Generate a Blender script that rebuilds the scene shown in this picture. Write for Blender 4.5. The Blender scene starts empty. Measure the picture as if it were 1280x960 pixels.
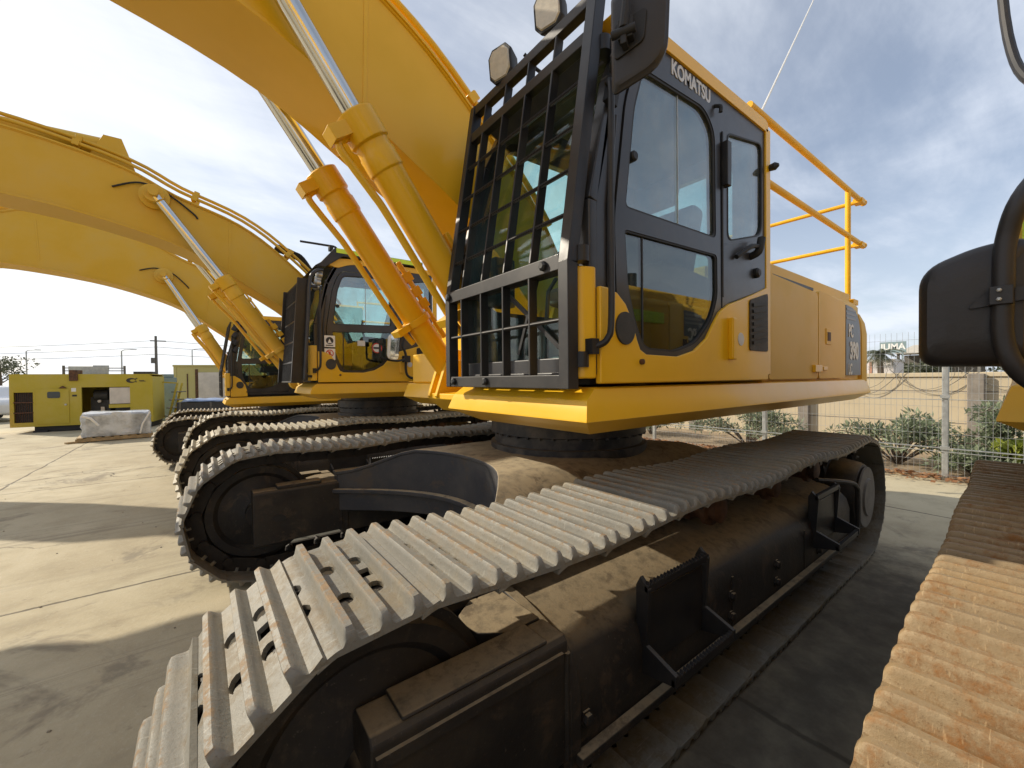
import bpy, bmesh, math, random
from mathutils import Vector, Matrix, Euler
R = math.radians
random.seed(7)
scene = bpy.context.scene
COL = scene.collection

# ------------------------------------------------------------------ materials
def mat_new(name):
    m = bpy.data.materials.new(name); m.use_nodes = True
    nt = m.node_tree; nt.nodes.clear()
    out = nt.nodes.new('ShaderNodeOutputMaterial')
    return m, nt, out

class N:
    """tiny node helper"""
    def __init__(s, nt): s.nt = nt
    def n(s, t, **kw):
        x = s.nt.nodes.new(t)
        for k, v in kw.items(): setattr(x, k, v)
        return x
    def link(s, a, b): s.nt.links.new(a, b)
    def put(s, sock, v):
        if hasattr(v, 'is_output'): s.link(v, sock)
        elif isinstance(v, (tuple, list)) and len(v) == 3 and sock.type == 'RGBA': sock.default_value = (*v, 1)
        else: sock.default_value = v
    def math(s, op, a, b=0.0, c=None, clamp=False):
        x = s.n('ShaderNodeMath', operation=op, use_clamp=clamp)
        s.put(x.inputs[0], a); s.put(x.inputs[1], b)
        if c is not None: s.put(x.inputs[2], c)
        return x.outputs[0]
    def mix(s, f, a, b, blend='MIX'):
        x = s.n('ShaderNodeMix', data_type='RGBA', blend_type=blend)
        s.put(x.inputs[0], f); s.put(x.inputs[6], a); s.put(x.inputs[7], b)
        return x.outputs[2]
    def ramp(s, f, lo, hi, a=0.0, b=1.0):
        x = s.n('ShaderNodeMapRange', interpolation_type='SMOOTHSTEP')
        s.put(x.inputs[0], f); s.put(x.inputs[1], lo); s.put(x.inputs[2], hi); s.put(x.inputs[3], a); s.put(x.inputs[4], b)
        return x.outputs[0]
    def noise(s, vec, scale, detail=5, rough=.6, dist=0.0):
        x = s.n('ShaderNodeTexNoise')
        s.link(vec, x.inputs['Vector']); x.inputs['Scale'].default_value = scale
        x.inputs['Detail'].default_value = detail; x.inputs['Roughness'].default_value = rough
        x.inputs['Distortion'].default_value = dist
        return x.outputs['Fac']
    def pos(s):
        if not hasattr(s, '_g'): s._g = s.n('ShaderNodeNewGeometry')
        return s._g.outputs['Position']
    def nz(s):
        s.pos()
        x = s.n('ShaderNodeSeparateXYZ'); s.link(s._g.outputs['Normal'], x.inputs[0]); return x.outputs[2]
    def map(s, vec, scale):
        x = s.n('ShaderNodeMapping'); s.link(vec, x.inputs[0]); x.inputs['Scale'].default_value = scale
        return x.outputs[0]
    def bump(s, h, strength, dist=.01):
        x = s.n('ShaderNodeBump'); x.inputs['Strength'].default_value = strength; x.inputs['Distance'].default_value = dist
        s.link(h, x.inputs['Height']); return x.outputs[0]
    def bsdf(s, out, color, rough, metal=0.0, normal=None, coat=0.0, spec=.5):
        b = s.n('ShaderNodeBsdfPrincipled')
        s.put(b.inputs['Base Color'], color); s.put(b.inputs['Roughness'], rough); s.put(b.inputs['Metallic'], metal)
        b.inputs['Coat Weight'].default_value = coat; b.inputs['Coat Roughness'].default_value = .12
        b.inputs['Specular IOR Level'].default_value = spec
        if normal is not None: s.link(normal, b.inputs['Normal'])
        s.link(b.outputs[0], out.inputs[0]); return b

def mat_paint(name, col, dust=(.40, .31, .19), amt=.25, rough=.38, coat=.25, up=.55, scale=1.0, drips=.0, cast=0.0):
    m, nt, out = mat_new(name); k = N(nt); p = k.pos()
    n1 = k.noise(p, 1.7*scale, 6, .62); n2 = k.noise(p, 9*scale, 5, .7)
    streak = k.noise(k.map(p, (14, 14, 1.2)), 1.0, 4, .6)
    f = k.math('MULTIPLY', k.ramp(n1, .35, .75), amt)
    f = k.math('ADD', f, k.math('MULTIPLY', k.ramp(n2, .55, .8), amt*.35))
    f = k.math('ADD', f, k.math('MULTIPLY', k.ramp(streak, .55, .8), drips))
    upm = k.math('MULTIPLY', k.ramp(k.nz(), .6, .98), k.ramp(n2, .2, .6, .4*up, up))
    f = k.math('MAXIMUM', f, upm, clamp=True)
    tint = k.mix(k.ramp(n1, .3, .7), tuple(c*.93 for c in col), tuple(min(1, c*1.05) for c in col))
    c = k.mix(f, tint, dust)
    r = k.math('ADD', k.math('MULTIPLY', f, .45), k.math('ADD', k.math('MULTIPLY', n2, .15), rough-.07), clamp=True)
    nb = k.bump(k.noise(p, 40, 3, .5), .03, .003)
    if cast:
        n4 = k.noise(p, 26, 6, .75); n5 = k.noise(p, 6, 6, .7, .5)
        nb = k.bump(n4, cast, .008)
        c = k.mix(k.math('MULTIPLY', k.ramp(n5, .55, .66), .6), c, (.085, .062, .042))
        c = k.mix(k.math('MULTIPLY', k.ramp(k.noise(p, 60, 4, .7), .62, .72), .5), c, (.16, .13, .10))
    k.bsdf(out, c, r, 0, nb, coat*.5, .35)
    return m

def mat_simple(name, col, rough=.5, metal=0.0, var=.15, scale=6, bump=.06, coat=0.0, spec=.5):
    m, nt, out = mat_new(name); k = N(nt); p = k.pos()
    n1 = k.noise(p, scale, 5, .65)
    c = k.mix(k.ramp(n1, .3, .7), tuple(x*(1-var) for x in col), tuple(min(1, x*(1+var)) for x in col))
    r = k.math('ADD', k.math('MULTIPLY', n1, .2), rough-.1, clamp=True)
    k.bsdf(out, c, r, metal, k.bump(k.noise(p, scale*9, 3), bump, .006), coat, spec)
    return m

def mat_shoe(name, base, rust, rust_amt, dirt):
    """track plates: mill grey steel, rust along the grouser crests (object z), scrapes, caked dirt"""
    m, nt, out = mat_new(name); k = N(nt); p = k.pos()
    tc = k.n('ShaderNodeTexCoord'); sx = k.n('ShaderNodeSeparateXYZ'); k.link(tc.outputs['Object'], sx.inputs[0])
    z = sx.outputs[2]
    n1 = k.noise(p, 5, 6, .7); n2 = k.noise(p, 34, 5, .7); n3 = k.noise(k.map(p, (60, 6, 60)), 1, 4, .65)
    oi = k.n('ShaderNodeObjectInfo')
    crest = k.math('MULTIPLY', k.ramp(z, .040, .051), k.ramp(k.math('ADD', n1, k.math('MULTIPLY', k.math('SUBTRACT', n2, .5), 1.3)), .44, .66))
    patches = k.math('MULTIPLY', k.ramp(k.math('ADD', k.math('MULTIPLY', n1, .6), k.math('MULTIPLY', n2, .4)), .47, .66), rust_amt)
    f = k.math('MAXIMUM', k.math('MULTIPLY', crest, .7), patches, clamp=True)
    b = k.mix(k.ramp(n1, .3, .7), tuple(x*.82 for x in base), tuple(min(1, x*1.12) for x in base))
    b = k.mix(k.math('MULTIPLY', oi.outputs['Random'], .3), b, tuple(x*.72 for x in base))
    pack = k.math('MULTIPLY', k.ramp(z, .024, .012), k.ramp(k.math('ADD', k.math('MULTIPLY', n1, .6), k.math('MULTIPLY', n2, .4)), .46, .58))
    b = k.mix(k.math('MULTIPLY', pack, .75), b, tuple(x*.62 for x in dirt))
    rc = k.mix(k.ramp(n2, .35, .68), tuple(x*.55 for x in rust), rust)
    c = k.mix(f, b, rc)
    c = k.mix(k.math('MULTIPLY', k.ramp(k.noise(p, 2.2, 6, .7), .48, .7), .75), c, dirt)
    n5 = k.noise(p, 120, 4, .75)
    c = k.mix(k.math('MULTIPLY', k.ramp(n5, .56, .72), .55), c, tuple(x*.35 for x in rust))
    scr = k.noise(k.map(p, (9, 160, 30)), 1, 3, .6)
    c = k.mix(k.math('MULTIPLY', k.ramp(scr, .62, .70), .4), c, tuple(min(1, x*1.7) for x in base))
    rr = k.math('ADD', k.math('MULTIPLY', f, .25), k.math('ADD', k.math('MULTIPLY', n2, .2), .5), clamp=True)
    k.bsdf(out, c, rr, k.math('MULTIPLY', k.math('SUBTRACT', 1.0, f), .08), k.bump(k.math('ADD', n2, k.math('MULTIPLY', n5, .8)), .35, .004), 0, .35)
    return m

def mat_glass(name, tint, refl_ior=1.5, rough=.0, dirt=.06):
    m, nt, out = mat_new(name); k = N(nt)
    tr = k.n('ShaderNodeBsdfTransparent'); tr.inputs[0].default_value = (*tint, 1)
    gl = k.n('ShaderNodeBsdfGlossy'); gl.inputs['Roughness'].default_value = rough; gl.inputs[0].default_value = (.95, .98, 1, 1)
    df = k.n('ShaderNodeBsdfDiffuse'); df.inputs[0].default_value = (.42, .42, .38, 1)
    lw = k.n('ShaderNodeLayerWeight'); lw.inputs[0].default_value = .5; f0 = ((refl_ior-1)/(refl_ior+1))**2
    frs = k.math('ADD', f0, k.math('MULTIPLY', k.math('POWER', lw.outputs['Facing'], 5.0), 1-f0))
    m1 = k.n('ShaderNodeMixShader'); m2 = k.n('ShaderNodeMixShader')
    dn = k.math('MULTIPLY', k.ramp(k.noise(k.map(k.pos(), (1, 1, .5)), 3.5, 6, .7), .35, .75), dirt)
    k.link(dn, m2.inputs[0]); k.link(tr.outputs[0], m2.inputs[1]); k.link(df.outputs[0], m2.inputs[2])
    k.link(frs, m1.inputs[0]); k.link(m2.outputs[0], m1.inputs[1]); k.link(gl.outputs[0], m1.inputs[2])
    k.link(m1.outputs[0], out.inputs[0]); return m

def mat_ground():
    m, nt, out = mat_new('concrete_yard'); k = N(nt); p = k.pos()
    n1 = k.noise(p, .35, 7, .62, .4); n2 = k.noise(p, 2.6, 7, .68); n3 = k.noise(p, 38, 5, .7); n4 = k.noise(p, .9, 6, .7, .8)
    c = k.mix(k.ramp(n1, .32, .68), (.375, .315, .20), (.50, .44, .30))
    c = k.mix(k.math('MULTIPLY', k.ramp(n2, .42, .75), .5), c, (.29, .245, .17))
    c = k.mix(k.math('MULTIPLY', k.ramp(n3, .5, .75), .35), c, (.52, .48, .38))
    # oil and rubber stains with their own outline
    c = k.mix(k.math('MULTIPLY', k.ramp(n4, .57, .68), .55), c, (.12, .10, .075))
    # long faint tyre / drag marks
    dr = k.noise(k.map(p, (.35, 3.4, 1)), 1.0, 5, .6, .3)
    c = k.mix(k.math('MULTIPLY', k.ramp(dr, .56, .72), .35), c, (.22, .19, .14))
    # dark lane between the two machines: oil, with the shade there painted in
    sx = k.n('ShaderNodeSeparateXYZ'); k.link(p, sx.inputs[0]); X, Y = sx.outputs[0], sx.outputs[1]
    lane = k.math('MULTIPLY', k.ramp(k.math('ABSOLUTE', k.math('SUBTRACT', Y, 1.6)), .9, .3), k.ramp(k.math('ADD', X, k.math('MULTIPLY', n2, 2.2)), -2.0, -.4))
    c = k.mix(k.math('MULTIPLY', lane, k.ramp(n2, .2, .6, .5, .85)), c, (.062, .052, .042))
    tr = k.noise(k.map(p, (.5, 26, 1)), 1.0, 4, .7); trm = k.noise(k.map(p, (.16, 1.1, 1)), 1.0, 3, .5, .2)
    c = k.mix(k.math('MULTIPLY', k.math('MULTIPLY', k.ramp(tr, .48, .62), k.ramp(trm, .52, .62)), .45), c, (.17, .145, .105))
    sp = k.noise(p, 7, 6, .75)
    c = k.mix(k.math('MULTIPLY', k.ramp(sp, .60, .70), .5), c, (.21, .175, .12))
    n6 = k.noise(p, 140, 3, .7)
    c = k.mix(k.math('MULTIPLY', k.ramp(n6, .58, .72), .4), c, (.20, .17, .12))
    # slab joints and cracks
    w = k.math('MULTIPLY', k.math('SUBTRACT', k.noise(p, 1.3, 5, .7), .5), .10)
    def joint(c_, off, per):
        a = k.math('ADD', k.math('SUBTRACT', c_, off), w)
        a = k.math('ABSOLUTE', k.math('SUBTRACT', k.math('MODULO', k.math('ADD', a, per*40.5), per), per/2))
        return k.ramp(a, .022, .008)
    j = k.math('MAXIMUM', joint(X, -4.05, 4.37), joint(Y, -1.7, 4.6))
    vo = k.n('ShaderNodeTexVoronoi', feature='DISTANCE_TO_EDGE'); vo.inputs['Scale'].default_value = .22
    wv = k.n('ShaderNodeVectorMath', operation='ADD'); k.link(p, wv.inputs[0])
    nn = k.n('ShaderNodeTexNoise'); nn.inputs['Scale'].default_value = 1.1; nn.inputs['Detail'].default_value = 6; k.link(p, nn.inputs['Vector'])
    sc = k.n('ShaderNodeVectorMath', operation='SCALE'); sc.inputs['Scale'].default_value = .9; k.link(nn.outputs['Color'], sc.inputs[0]); k.link(sc.outputs[0], wv.inputs[1])
    k.link(wv.outputs[0], vo.inputs['Vector'])
    crack = k.math('MULTIPLY', k.ramp(vo.outputs['Distance'], .0035, .001), k.ramp(n1, .45, .6))
    j = k.math('MAXIMUM', k.math('MULTIPLY', j, k.ramp(n2, .25, .5, .45, 1)), crack, clamp=True)
    c = k.mix(k.math('MULTIPLY', j, .8), c, (.07, .058, .04))
    h = k.math('SUBTRACT', k.math('ADD', k.math('MULTIPLY', n3, .5), n2), k.math('MULTIPLY', j, 1.5))
    k.bsdf(out, c, k.ramp(n2, .3, .7, .72, .92), 0, k.bump(h, .22, .02), 0, .3)
    return m

YEL = (.84, .47, .006)
M = {}
M['yellow'] = mat_paint('machine_yellow', YEL, dust=(.52, .38, .14), amt=.14, up=.10, coat=.45, rough=.34)
M['hood_yellow'] = mat_paint('hood_yellow_ground_reflection', (.76, .45, .05), dust=(.54, .41, .19), amt=.45, rough=.5, coat=.08, up=.25, drips=.06)  # tan reflection of the ground is painted into this yellow
M['yellow_dusty'] = mat_paint('dusty_machine_yellow', (.78, .45, .018), dust=(.50, .38, .16), amt=.4, rough=.45, coat=.15, up=.6, drips=.12)
M['ochre'] = mat_paint('weathered_boom_yellow', (.66, .395, .024), dust=(.48, .36, .14), amt=.4, rough=.5, coat=.08, up=.5, drips=.1)
M['black'] = mat_paint('black_paint', (.016, .016, .018), dust=(.13, .11, .085), amt=.18, rough=.42, coat=.15, up=.5, scale=2)
M['cabgrey'] = mat_paint('charcoal_cab_paint', (.028, .029, .034), dust=(.15, .13, .10), amt=.16, rough=.33, coat=.35, up=.5, scale=2)
M['under'] = mat_paint('undercarriage_paint', (.022, .020, .019), dust=(.30, .235, .145), amt=.10, rough=.55, coat=0, up=.97, scale=2, cast=.35)
M['under_blue'] = mat_paint('carbody_paint', (.036, .038, .046), dust=(.42, .345, .225), amt=.10, rough=.5, coat=.05, up=.98, scale=1.5, cast=.12)
M['rail'] = mat_simple('rail_yellow', (.78, .42, .012), .5, 0, .10, 5, 0, 0, .3)
M['slew'] = mat_paint('greasy_slew_ring', (.022, .022, .025), dust=(.20, .17, .13), amt=.5, rough=.45, coat=.1, up=.6, scale=4, drips=.15)
M['drive'] = mat_simple('dusty_final_drive', (.13, .12, .105), .7, 0, .25, 9, .2)
M['chain'] = mat_simple('greasy_chain_steel', (.028, .022, .017), .55, .3, .4, 12, .2)
M['roller'] = mat_simple('rusty_roller', (.10, .045, .02), .7, .1, .5, 14, .2)
M['shoe'] = mat_shoe('bare_steel_track_shoe', (.235, .224, .190), (.30, .175, .07), .16, (.25, .21, .14))
M['shoe_pale'] = mat_shoe('dusty_track_shoe', (.33, .30, .225), (.30, .20, .10), .3, (.40, .34, .215))
M['shoe_rust'] = mat_shoe('rusted_track_shoe', (.29, .21, .115), (.22, .088, .018), .95, (.28, .19, .09))
M['chrome'] = mat_simple('chrome_rod', (.62, .62, .60), .16, 1.0, .06, 5, .02)
M['rubber'] = mat_simple('black_rubber', (.014, .014, .015), .62, 0, .2, 8, .1)
M['mirror_shell'] = mat_simple('textured_black_plastic', (.022, .020, .021), .5, 0, .2, 4, .25)
M['interior'] = mat_simple('cab_trim_grey', (.055, .056, .058), .65, 0, .2, 5, .1)
M['seat'] = mat_simple('seat_fabric', (.03, .03, .033), .9, 0, .25, 25, .2)
M['glass'] = mat_glass('tinted_cab_glass', (.66, .78, .76), 2.35, 0, .26)  # heavy pale film stands in for sky reflected in the upper panes
M['glass_dark'] = mat_glass('dark_door_glass', (.50, .58, .54), 1.85, 0, .05)
M['glass_green'] = mat_glass('green_windscreen', (.86, .97, .95), 1.4, 0, .06)
M['lens'] = mat_simple('lamp_lens', (.55, .50, .40), .2, 0, .1, 30, .2, .6)
M['mirror'] = mat_simple('mirror_glass', (.8, .82, .84), .04, 1.0, .02, 3, 0)
M['lime'] = mat_simple('lime_reflective_tape', (.55, .74, .03), .4, 0, .06, 10, .02)
M['white'] = mat_simple('white_sticker', (.75, .74, .70), .45, 0, .05, 10, .02)
M['letters'] = mat_simple('silver_lettering', (.55, .56, .57), .4, 0, .05, 20, .02)
M['letters_faded'] = mat_simple('pale_lettering', (.62, .60, .55), .5, 0, .08, 20, .02)
M['decal'] = mat_simple('slate_decal', (.075, .078, .088), .4, 0, .15, 8, .02)
M['decal_stripe'] = mat_simple('grey_decal_stripe', (.20, .19, .19), .45, 0, .1, 8, .02)
M['red'] = mat_simple('red_print', (.55, .05, .03), .5, 0, .08, 10, .02)
M['darkprint'] = mat_simple('black_print', (.02, .02, .02), .5, 0, .08, 10, .02)
M['gen'] = mat_paint('generator_yellow_green', (.48, .375, .03), dust=(.42, .34, .16), amt=.35, rough=.5, coat=.1, up=.6, drips=.15)
M['gen_pale'] = mat_paint('faded_container_yellow', (.50, .44, .17), dust=(.40, .34, .21), amt=.5, rough=.6, coat=0, up=.6, drips=.2)
M['panel'] = mat_simple('pale_panel', (.60, .54, .46), .6, 0, .1, 3, .03)
M['grille'] = mat_simple('dark_grille', (.035, .034, .032), .6, 0, .3, 10, .1)
M['film'] = mat_simple('wrapping_film', (.44, .46, .48), .3, 0, .45, 2.5, .25, .5)
M['wood'] = mat_simple('pallet_wood', (.36, .26, .14), .8, 0, .25, 9, .2)
M['tarp'] = mat_simple('blue_grey_sheet', (.20, .27, .42), .45, 0, .3, 4, .3)
M['cone'] = mat_simple('red_plastic', (.62, .07, .025), .5, 0, .15, 4, .05)
M['steel'] = mat_simple('galvanised_steel', (.42, .43, .42), .45, .6, .15, 9, .1)
M['pole'] = mat_simple('weathered_pole', (.13, .12, .105), .8, 0, .25, 6, .1)
M['wall'] = mat_paint('earthy_plaster_wall', (.58, .49, .34), dust=(.46, .375, .245), amt=.7, rough=.9, coat=0, up=.5, scale=.9, drips=.3)
M['wallpost'] = mat_simple('concrete_post', (.23, .20, .165), .9, 0, .2, 5, .2)
M['carwhite'] = mat_simple('white_car_paint', (.72, .72, .72), .25, 0, .03, 3, 0, .6)
M['carglass'] = mat_simple('car_glass', (.03, .04, .05), .08, 0, .05, 3, 0, .5)
M['bark'] = mat_simple('bark', (.12, .09, .065), .9, 0, .3, 20, .3)
M['whitewall'] = mat_simple('whitewashed_render', (.62, .58, .56), .85, 0, .08, 3, .1)
M['brickred'] = mat_simple('terracotta_edge', (.42, .22, .15), .85, 0, .15, 3, .1)
M['signboard'] = mat_simple('sign_board', (.20, .27, .28), .6, 0, .1, 3, .05)
M['tin'] = mat_simple('pale_tin_roof', (.55, .52, .47), .55, 0, .1, 4, .05)

def mat_leaf(name, a, b):
    m, nt, out = mat_new(name); k = N(nt); p = k.pos()
    oi = k.n('ShaderNodeNewGeometry')
    c = k.mix(k.ramp(k.noise(p, 7, 3), .35, .65), a, b)
    c = k.mix(k.math('MULTIPLY', oi.outputs['Random Per Island'], .5), c, tuple(x*1.5 for x in b))
    bs = k.n('ShaderNodeBsdfPrincipled'); k.link(c, bs.inputs['Base Color']); bs.inputs['Roughness'].default_value = .6
    tl = k.n('ShaderNodeBsdfTranslucent'); k.link(c, tl.inputs[0])
    mx = k.n('ShaderNodeMixShader'); mx.inputs[0].default_value = .25
    k.link(bs.outputs[0], mx.inputs[1]); k.link(tl.outputs[0], mx.inputs[2]); k.link(mx.outputs[0], out.inputs[0]); return m
M['leaf'] = mat_leaf('grey_green_leaf', (.13, .165, .095), (.21, .245, .15))
M['leaf_lime'] = mat_leaf('bright_green_leaf', (.14, .18, .02), (.26, .29, .04))
M['leaf_dark'] = mat_leaf('dark_leaf', (.06, .07, .04), (.10, .11, .065))
M['leaf_dry'] = mat_leaf('dry_leaf', (.26, .11, .045), (.34, .18, .08))
M['ground'] = mat_ground()

# ------------------------------------------------------------------ mesh building
class MB:
    def __init__(s): s.v = []; s.f = []; s.mi = []; s.cur = 0
    def add(s, vs, fs):
        o = len(s.v); s.v += [tuple(v) for v in vs]
        for f in fs: s.f.append(tuple(i+o for i in f)); s.mi.append(s.cur)
        return s
    def box(s, a, b, rot=None, piv=None):
        x0, x1 = sorted((a[0], b[0])); y0, y1 = sorted((a[1], b[1])); z0, z1 = sorted((a[2], b[2]))
        vs = [Vector((x, y, z)) for z in (z0, z1) for y in (y0, y1) for x in (x0, x1)]
        if rot is not None:
            c = Vector(piv) if piv else Vector(((x0+x1)/2, (y0+y1)/2, (z0+z1)/2))
            m = Euler(rot).to_matrix(); vs = [m @ (v-c)+c for v in vs]
        return s.add(vs, [(0, 2, 3, 1), (4, 5, 7, 6), (0, 1, 5, 4), (2, 6, 7, 3), (0, 4, 6, 2), (1, 3, 7, 5)])
    def bar(s, p, q, w, h=None, up=(0, 0, 1)):
        """square bar between two points; w across, h along up"""
        h = h or w; p = Vector(p); q = Vector(q); d = (q-p).normalized(); u = Vector(up)
        if abs(d.dot(u)) > .98: u = Vector((1, 0, 0))
        a = d.cross(u).normalized(); u = a.cross(d).normalized(); a *= w/2; u *= h/2
        vs = [p-a-u, p+a-u, p+a+u, p-a+u, q-a-u, q+a-u, q+a+u, q-a+u]
        return s.add(vs, [(0, 1, 2, 3), (7, 6, 5, 4), (0, 4, 5, 1), (1, 5, 6, 2), (2, 6, 7, 3), (3, 7, 4, 0)])
    def prism(s, poly, t0, t1, axis='y'):
        """poly: 2-D outline; axis y -> (x,z), x -> (y,z), z -> (x,y)"""
        def P(a, b, t): return {'y': (a, t, b), 'x': (t, a, b), 'z': (a, b, t)}[axis]
        n = len(poly); vs = [P(a, b, t0) for a, b in poly]+[P(a, b, t1) for a, b in poly]
        fs = [(i, (i+1) % n, (i+1) % n+n, i+n) for i in range(n)]+[tuple(range(n))[::-1], tuple(range(n, 2*n))]
        return s.add(vs, fs)
    def loft(s, rings, cap=True, closed=True):
        n = len(rings[0]); o = []
        for r in rings: o += list(r)
        fs = []
        for k in range(len(rings)-1):
            for i in range(n if closed else n-1):
                j = (i+1) % n; fs.append((k*n+i, k*n+j, (k+1)*n+j, (k+1)*n+i))
        if cap: fs += [tuple(range(n))[::-1], tuple(range((len(rings)-1)*n, len(rings)*n))]
        return s.add(o, fs)
    def tube(s, path, r, seg=12, cap=True):
        path = [Vector(p) for p in path]; rings = []; prev = None
        rr = r if isinstance(r, (list, tuple)) else [r]*len(path)
        for i, p in enumerate(path):
            a = path[max(i-1, 0)]; b = path[min(i+1, len(path)-1)]; d = (b-a).normalized()
            if prev is None:
                u = Vector((0, 0, 1)) if abs(d.z) < .9 else Vector((1, 0, 0)); u = (u-d*u.dot(d)).normalized()
            else: u = (prev-d*prev.dot(d)).normalized()
            prev = u; w = d.cross(u)
            k = 1.0
            if 0 < i < len(path)-1:
                c = (path[i]-a).normalized().dot((b-path[i]).normalized()); k = 1/max(.6, math.sqrt((1+c)/2))
            rings.append([p+(u*math.cos(t)+w*math.sin(t))*rr[i]*(k if abs(k-1) < .4 else 1) for t in [2*math.pi*j/seg for j in range(seg)]])
        return s.loft(rings, cap)
    def lathe(s, prof, c, axis='y', seg=40, cap=True):
        """prof: (radius, offset along axis)"""
        rings = []
        for r, t in prof:
            ring = []
            for j in range(seg):
                a = 2*math.pi*j/seg; x, y = r*math.cos(a), r*math.sin(a)
                ring.append({'y': (c[0]+x, c[1]+t, c[2]+y), 'z': (c[0]+x, c[1]+y, c[2]+t), 'x': (c[0]+t, c[1]+x, c[2]+y)}[axis])
            rings.append(ring)
        return s.loft(rings, cap)
    def xform(s, m):
        s.v = [tuple(m @ Vector(v)) for v in s.v]; return s
    def mesh(s, name, mats, smooth=35):
        me = bpy.data.meshes.new(name); me.from_pydata(s.v, [], s.f); me.update()
        bm = bmesh.new(); bm.from_mesh(me); bmesh.ops.recalc_face_normals(bm, faces=bm.faces); bm.to_mesh(me); bm.free()
        for m in (mats if isinstance(mats, (list, tuple)) else [mats]): me.materials.append(m)
        if any(s.mi): me.polygons.foreach_set('material_index', s.mi)
        if smooth:
            me.polygons.foreach_set('use_smooth', [True]*len(me.polygons)); me.set_sharp_from_angle(angle=R(smooth))
        return me
    def build(s, name, mats, parent=None, bevel=0, smooth=35, seg=2):
        return link(name, s.mesh(name, mats, smooth), parent, bevel, seg)

def link(name, me, parent=None, bevel=0, seg=2):
    o = bpy.data.objects.new(name, me); COL.objects.link(o)
    if parent is not None: o.parent = parent
    if bevel:
        b = o.modifiers.new('edge', 'BEVEL'); b.width = bevel; b.segments = seg; b.limit_method = 'ANGLE'; b.angle_limit = R(38)
        b.harden_normals = True
    return o

def empty(name, loc, rz=0):
    o = bpy.data.objects.new(name, None); COL.objects.link(o); o.location = loc; o.rotation_euler = (0, 0, rz)
    o.empty_display_size = .3; return o
def tag(o, label, cat, group=None, kind=None):
    if label: o['label'] = label
    if cat: o['category'] = cat
    if group: o['group'] = group
    if kind: o['kind'] = kind
    return o

def plate(name, outer, holes, t, mats, parent, place, bevel=0):
    """2-D outline with holes, thickness t, placed by matrix: local x,y in the plate, z the thickness"""
    cu = bpy.data.curves.new(name, 'CURVE'); cu.dimensions = '2D'; cu.fill_mode = 'BOTH'; cu.extrude = t/2
    for lp in [outer]+list(holes):
        sp = cu.splines.new('POLY'); sp.points.add(len(lp)-1); sp.use_cyclic_u = True
        for i, (a, b) in enumerate(lp): sp.points[i].co = (a, b, 0, 1)
    return _curve_mesh(name, cu, mats, parent, place, bevel)
def _curve_mesh(name, cu, mats, parent, place, bevel=0):
    tmp = bpy.data.objects.new(name, cu); COL.objects.link(tmp)
    dg = bpy.context.evaluated_depsgraph_get()
    me = bpy.data.meshes.new_from_object(tmp.evaluated_get(dg)); bpy.data.objects.remove(tmp)
    me.transform(place); me.materials.clear(); me.materials.append(mats); me.name = name
    bm = bmesh.new(); bm.from_mesh(me); bmesh.ops.remove_doubles(bm, verts=bm.verts, dist=1e-5)
    bmesh.ops.recalc_face_normals(bm, faces=bm.faces); bm.to_mesh(me); bm.free()
    return link(name, me, parent, bevel)
# plate / text frames: facing +Y (local x -> -X so that it reads from the +Y side), facing -Y, facing +X
def F_left(y):  return Matrix(((-1, 0, 0, 0), (0, 0, 1, y), (0, 1, 0, 0), (0, 0, 0, 1)))
def F_right(y): return Matrix(((1, 0, 0, 0), (0, 0, -1, y), (0, 1, 0, 0), (0, 0, 0, 1)))
def text(name, s, size, center, frame, mats, parent, bold=.02, sx=1.0, thick=.002):
    cu = bpy.data.curves.new(name, 'FONT'); cu.body = s; cu.size = size; cu.align_x = 'CENTER'; cu.align_y = 'CENTER'
    cu.extrude = thick; cu.offset = bold*size
    m = frame @ Matrix.Translation((center[0], center[1], 0)) @ Matrix.Diagonal((sx, 1, 1, 1))
    return _curve_mesh(name, cu, mats, parent, m)
def xz_left(pts):  return [(-x, z) for x, z in pts]
def rounded(pts, r, n=5):
    """round the corners of a polygon; r may be a list"""
    out = []; k = len(pts)
    for i in range(k):
        p = Vector(pts[i]); a = Vector(pts[i-1]); b = Vector(pts[(i+1) % k]); rr = r[i] if isinstance(r, (list, tuple)) else r
        if rr <= 0: out.append(tuple(p)); continue
        da = (a-p); db = (b-p); l = min(rr, da.length*.45, db.length*.45); A = p+da.normalized()*l; B = p+db.normalized()*l
        for j in range(n+1):
            t = j/n; q = A*(1-t)**2+p*2*t*(1-t)+B*t*t; out.append(tuple(q))
    return out
def smooth_path(pts, n=6):
    """Catmull-Rom through points"""
    P = [Vector(p) for p in pts]; out = []
    for i in range(len(P)-1):
        p0 = P[max(i-1, 0)]; p1 = P[i]; p2 = P[i+1]; p3 = P[min(i+2, len(P)-1)]
        for j in range(n):
            t = j/n; out.append(.5*((2*p1)+(p2-p0)*t+(2*p0-5*p1+4*p2-p3)*t*t+(3*p1-p0-3*p2+p3)*t**3))
    out.append(P[-1]); return out

exec_parts = True

# ------------------------------------------------------------------ excavator kit
CACHE = {}
def cached(key, fn):
    if key not in CACHE: CACHE[key] = fn()
    return CACHE[key]

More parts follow.
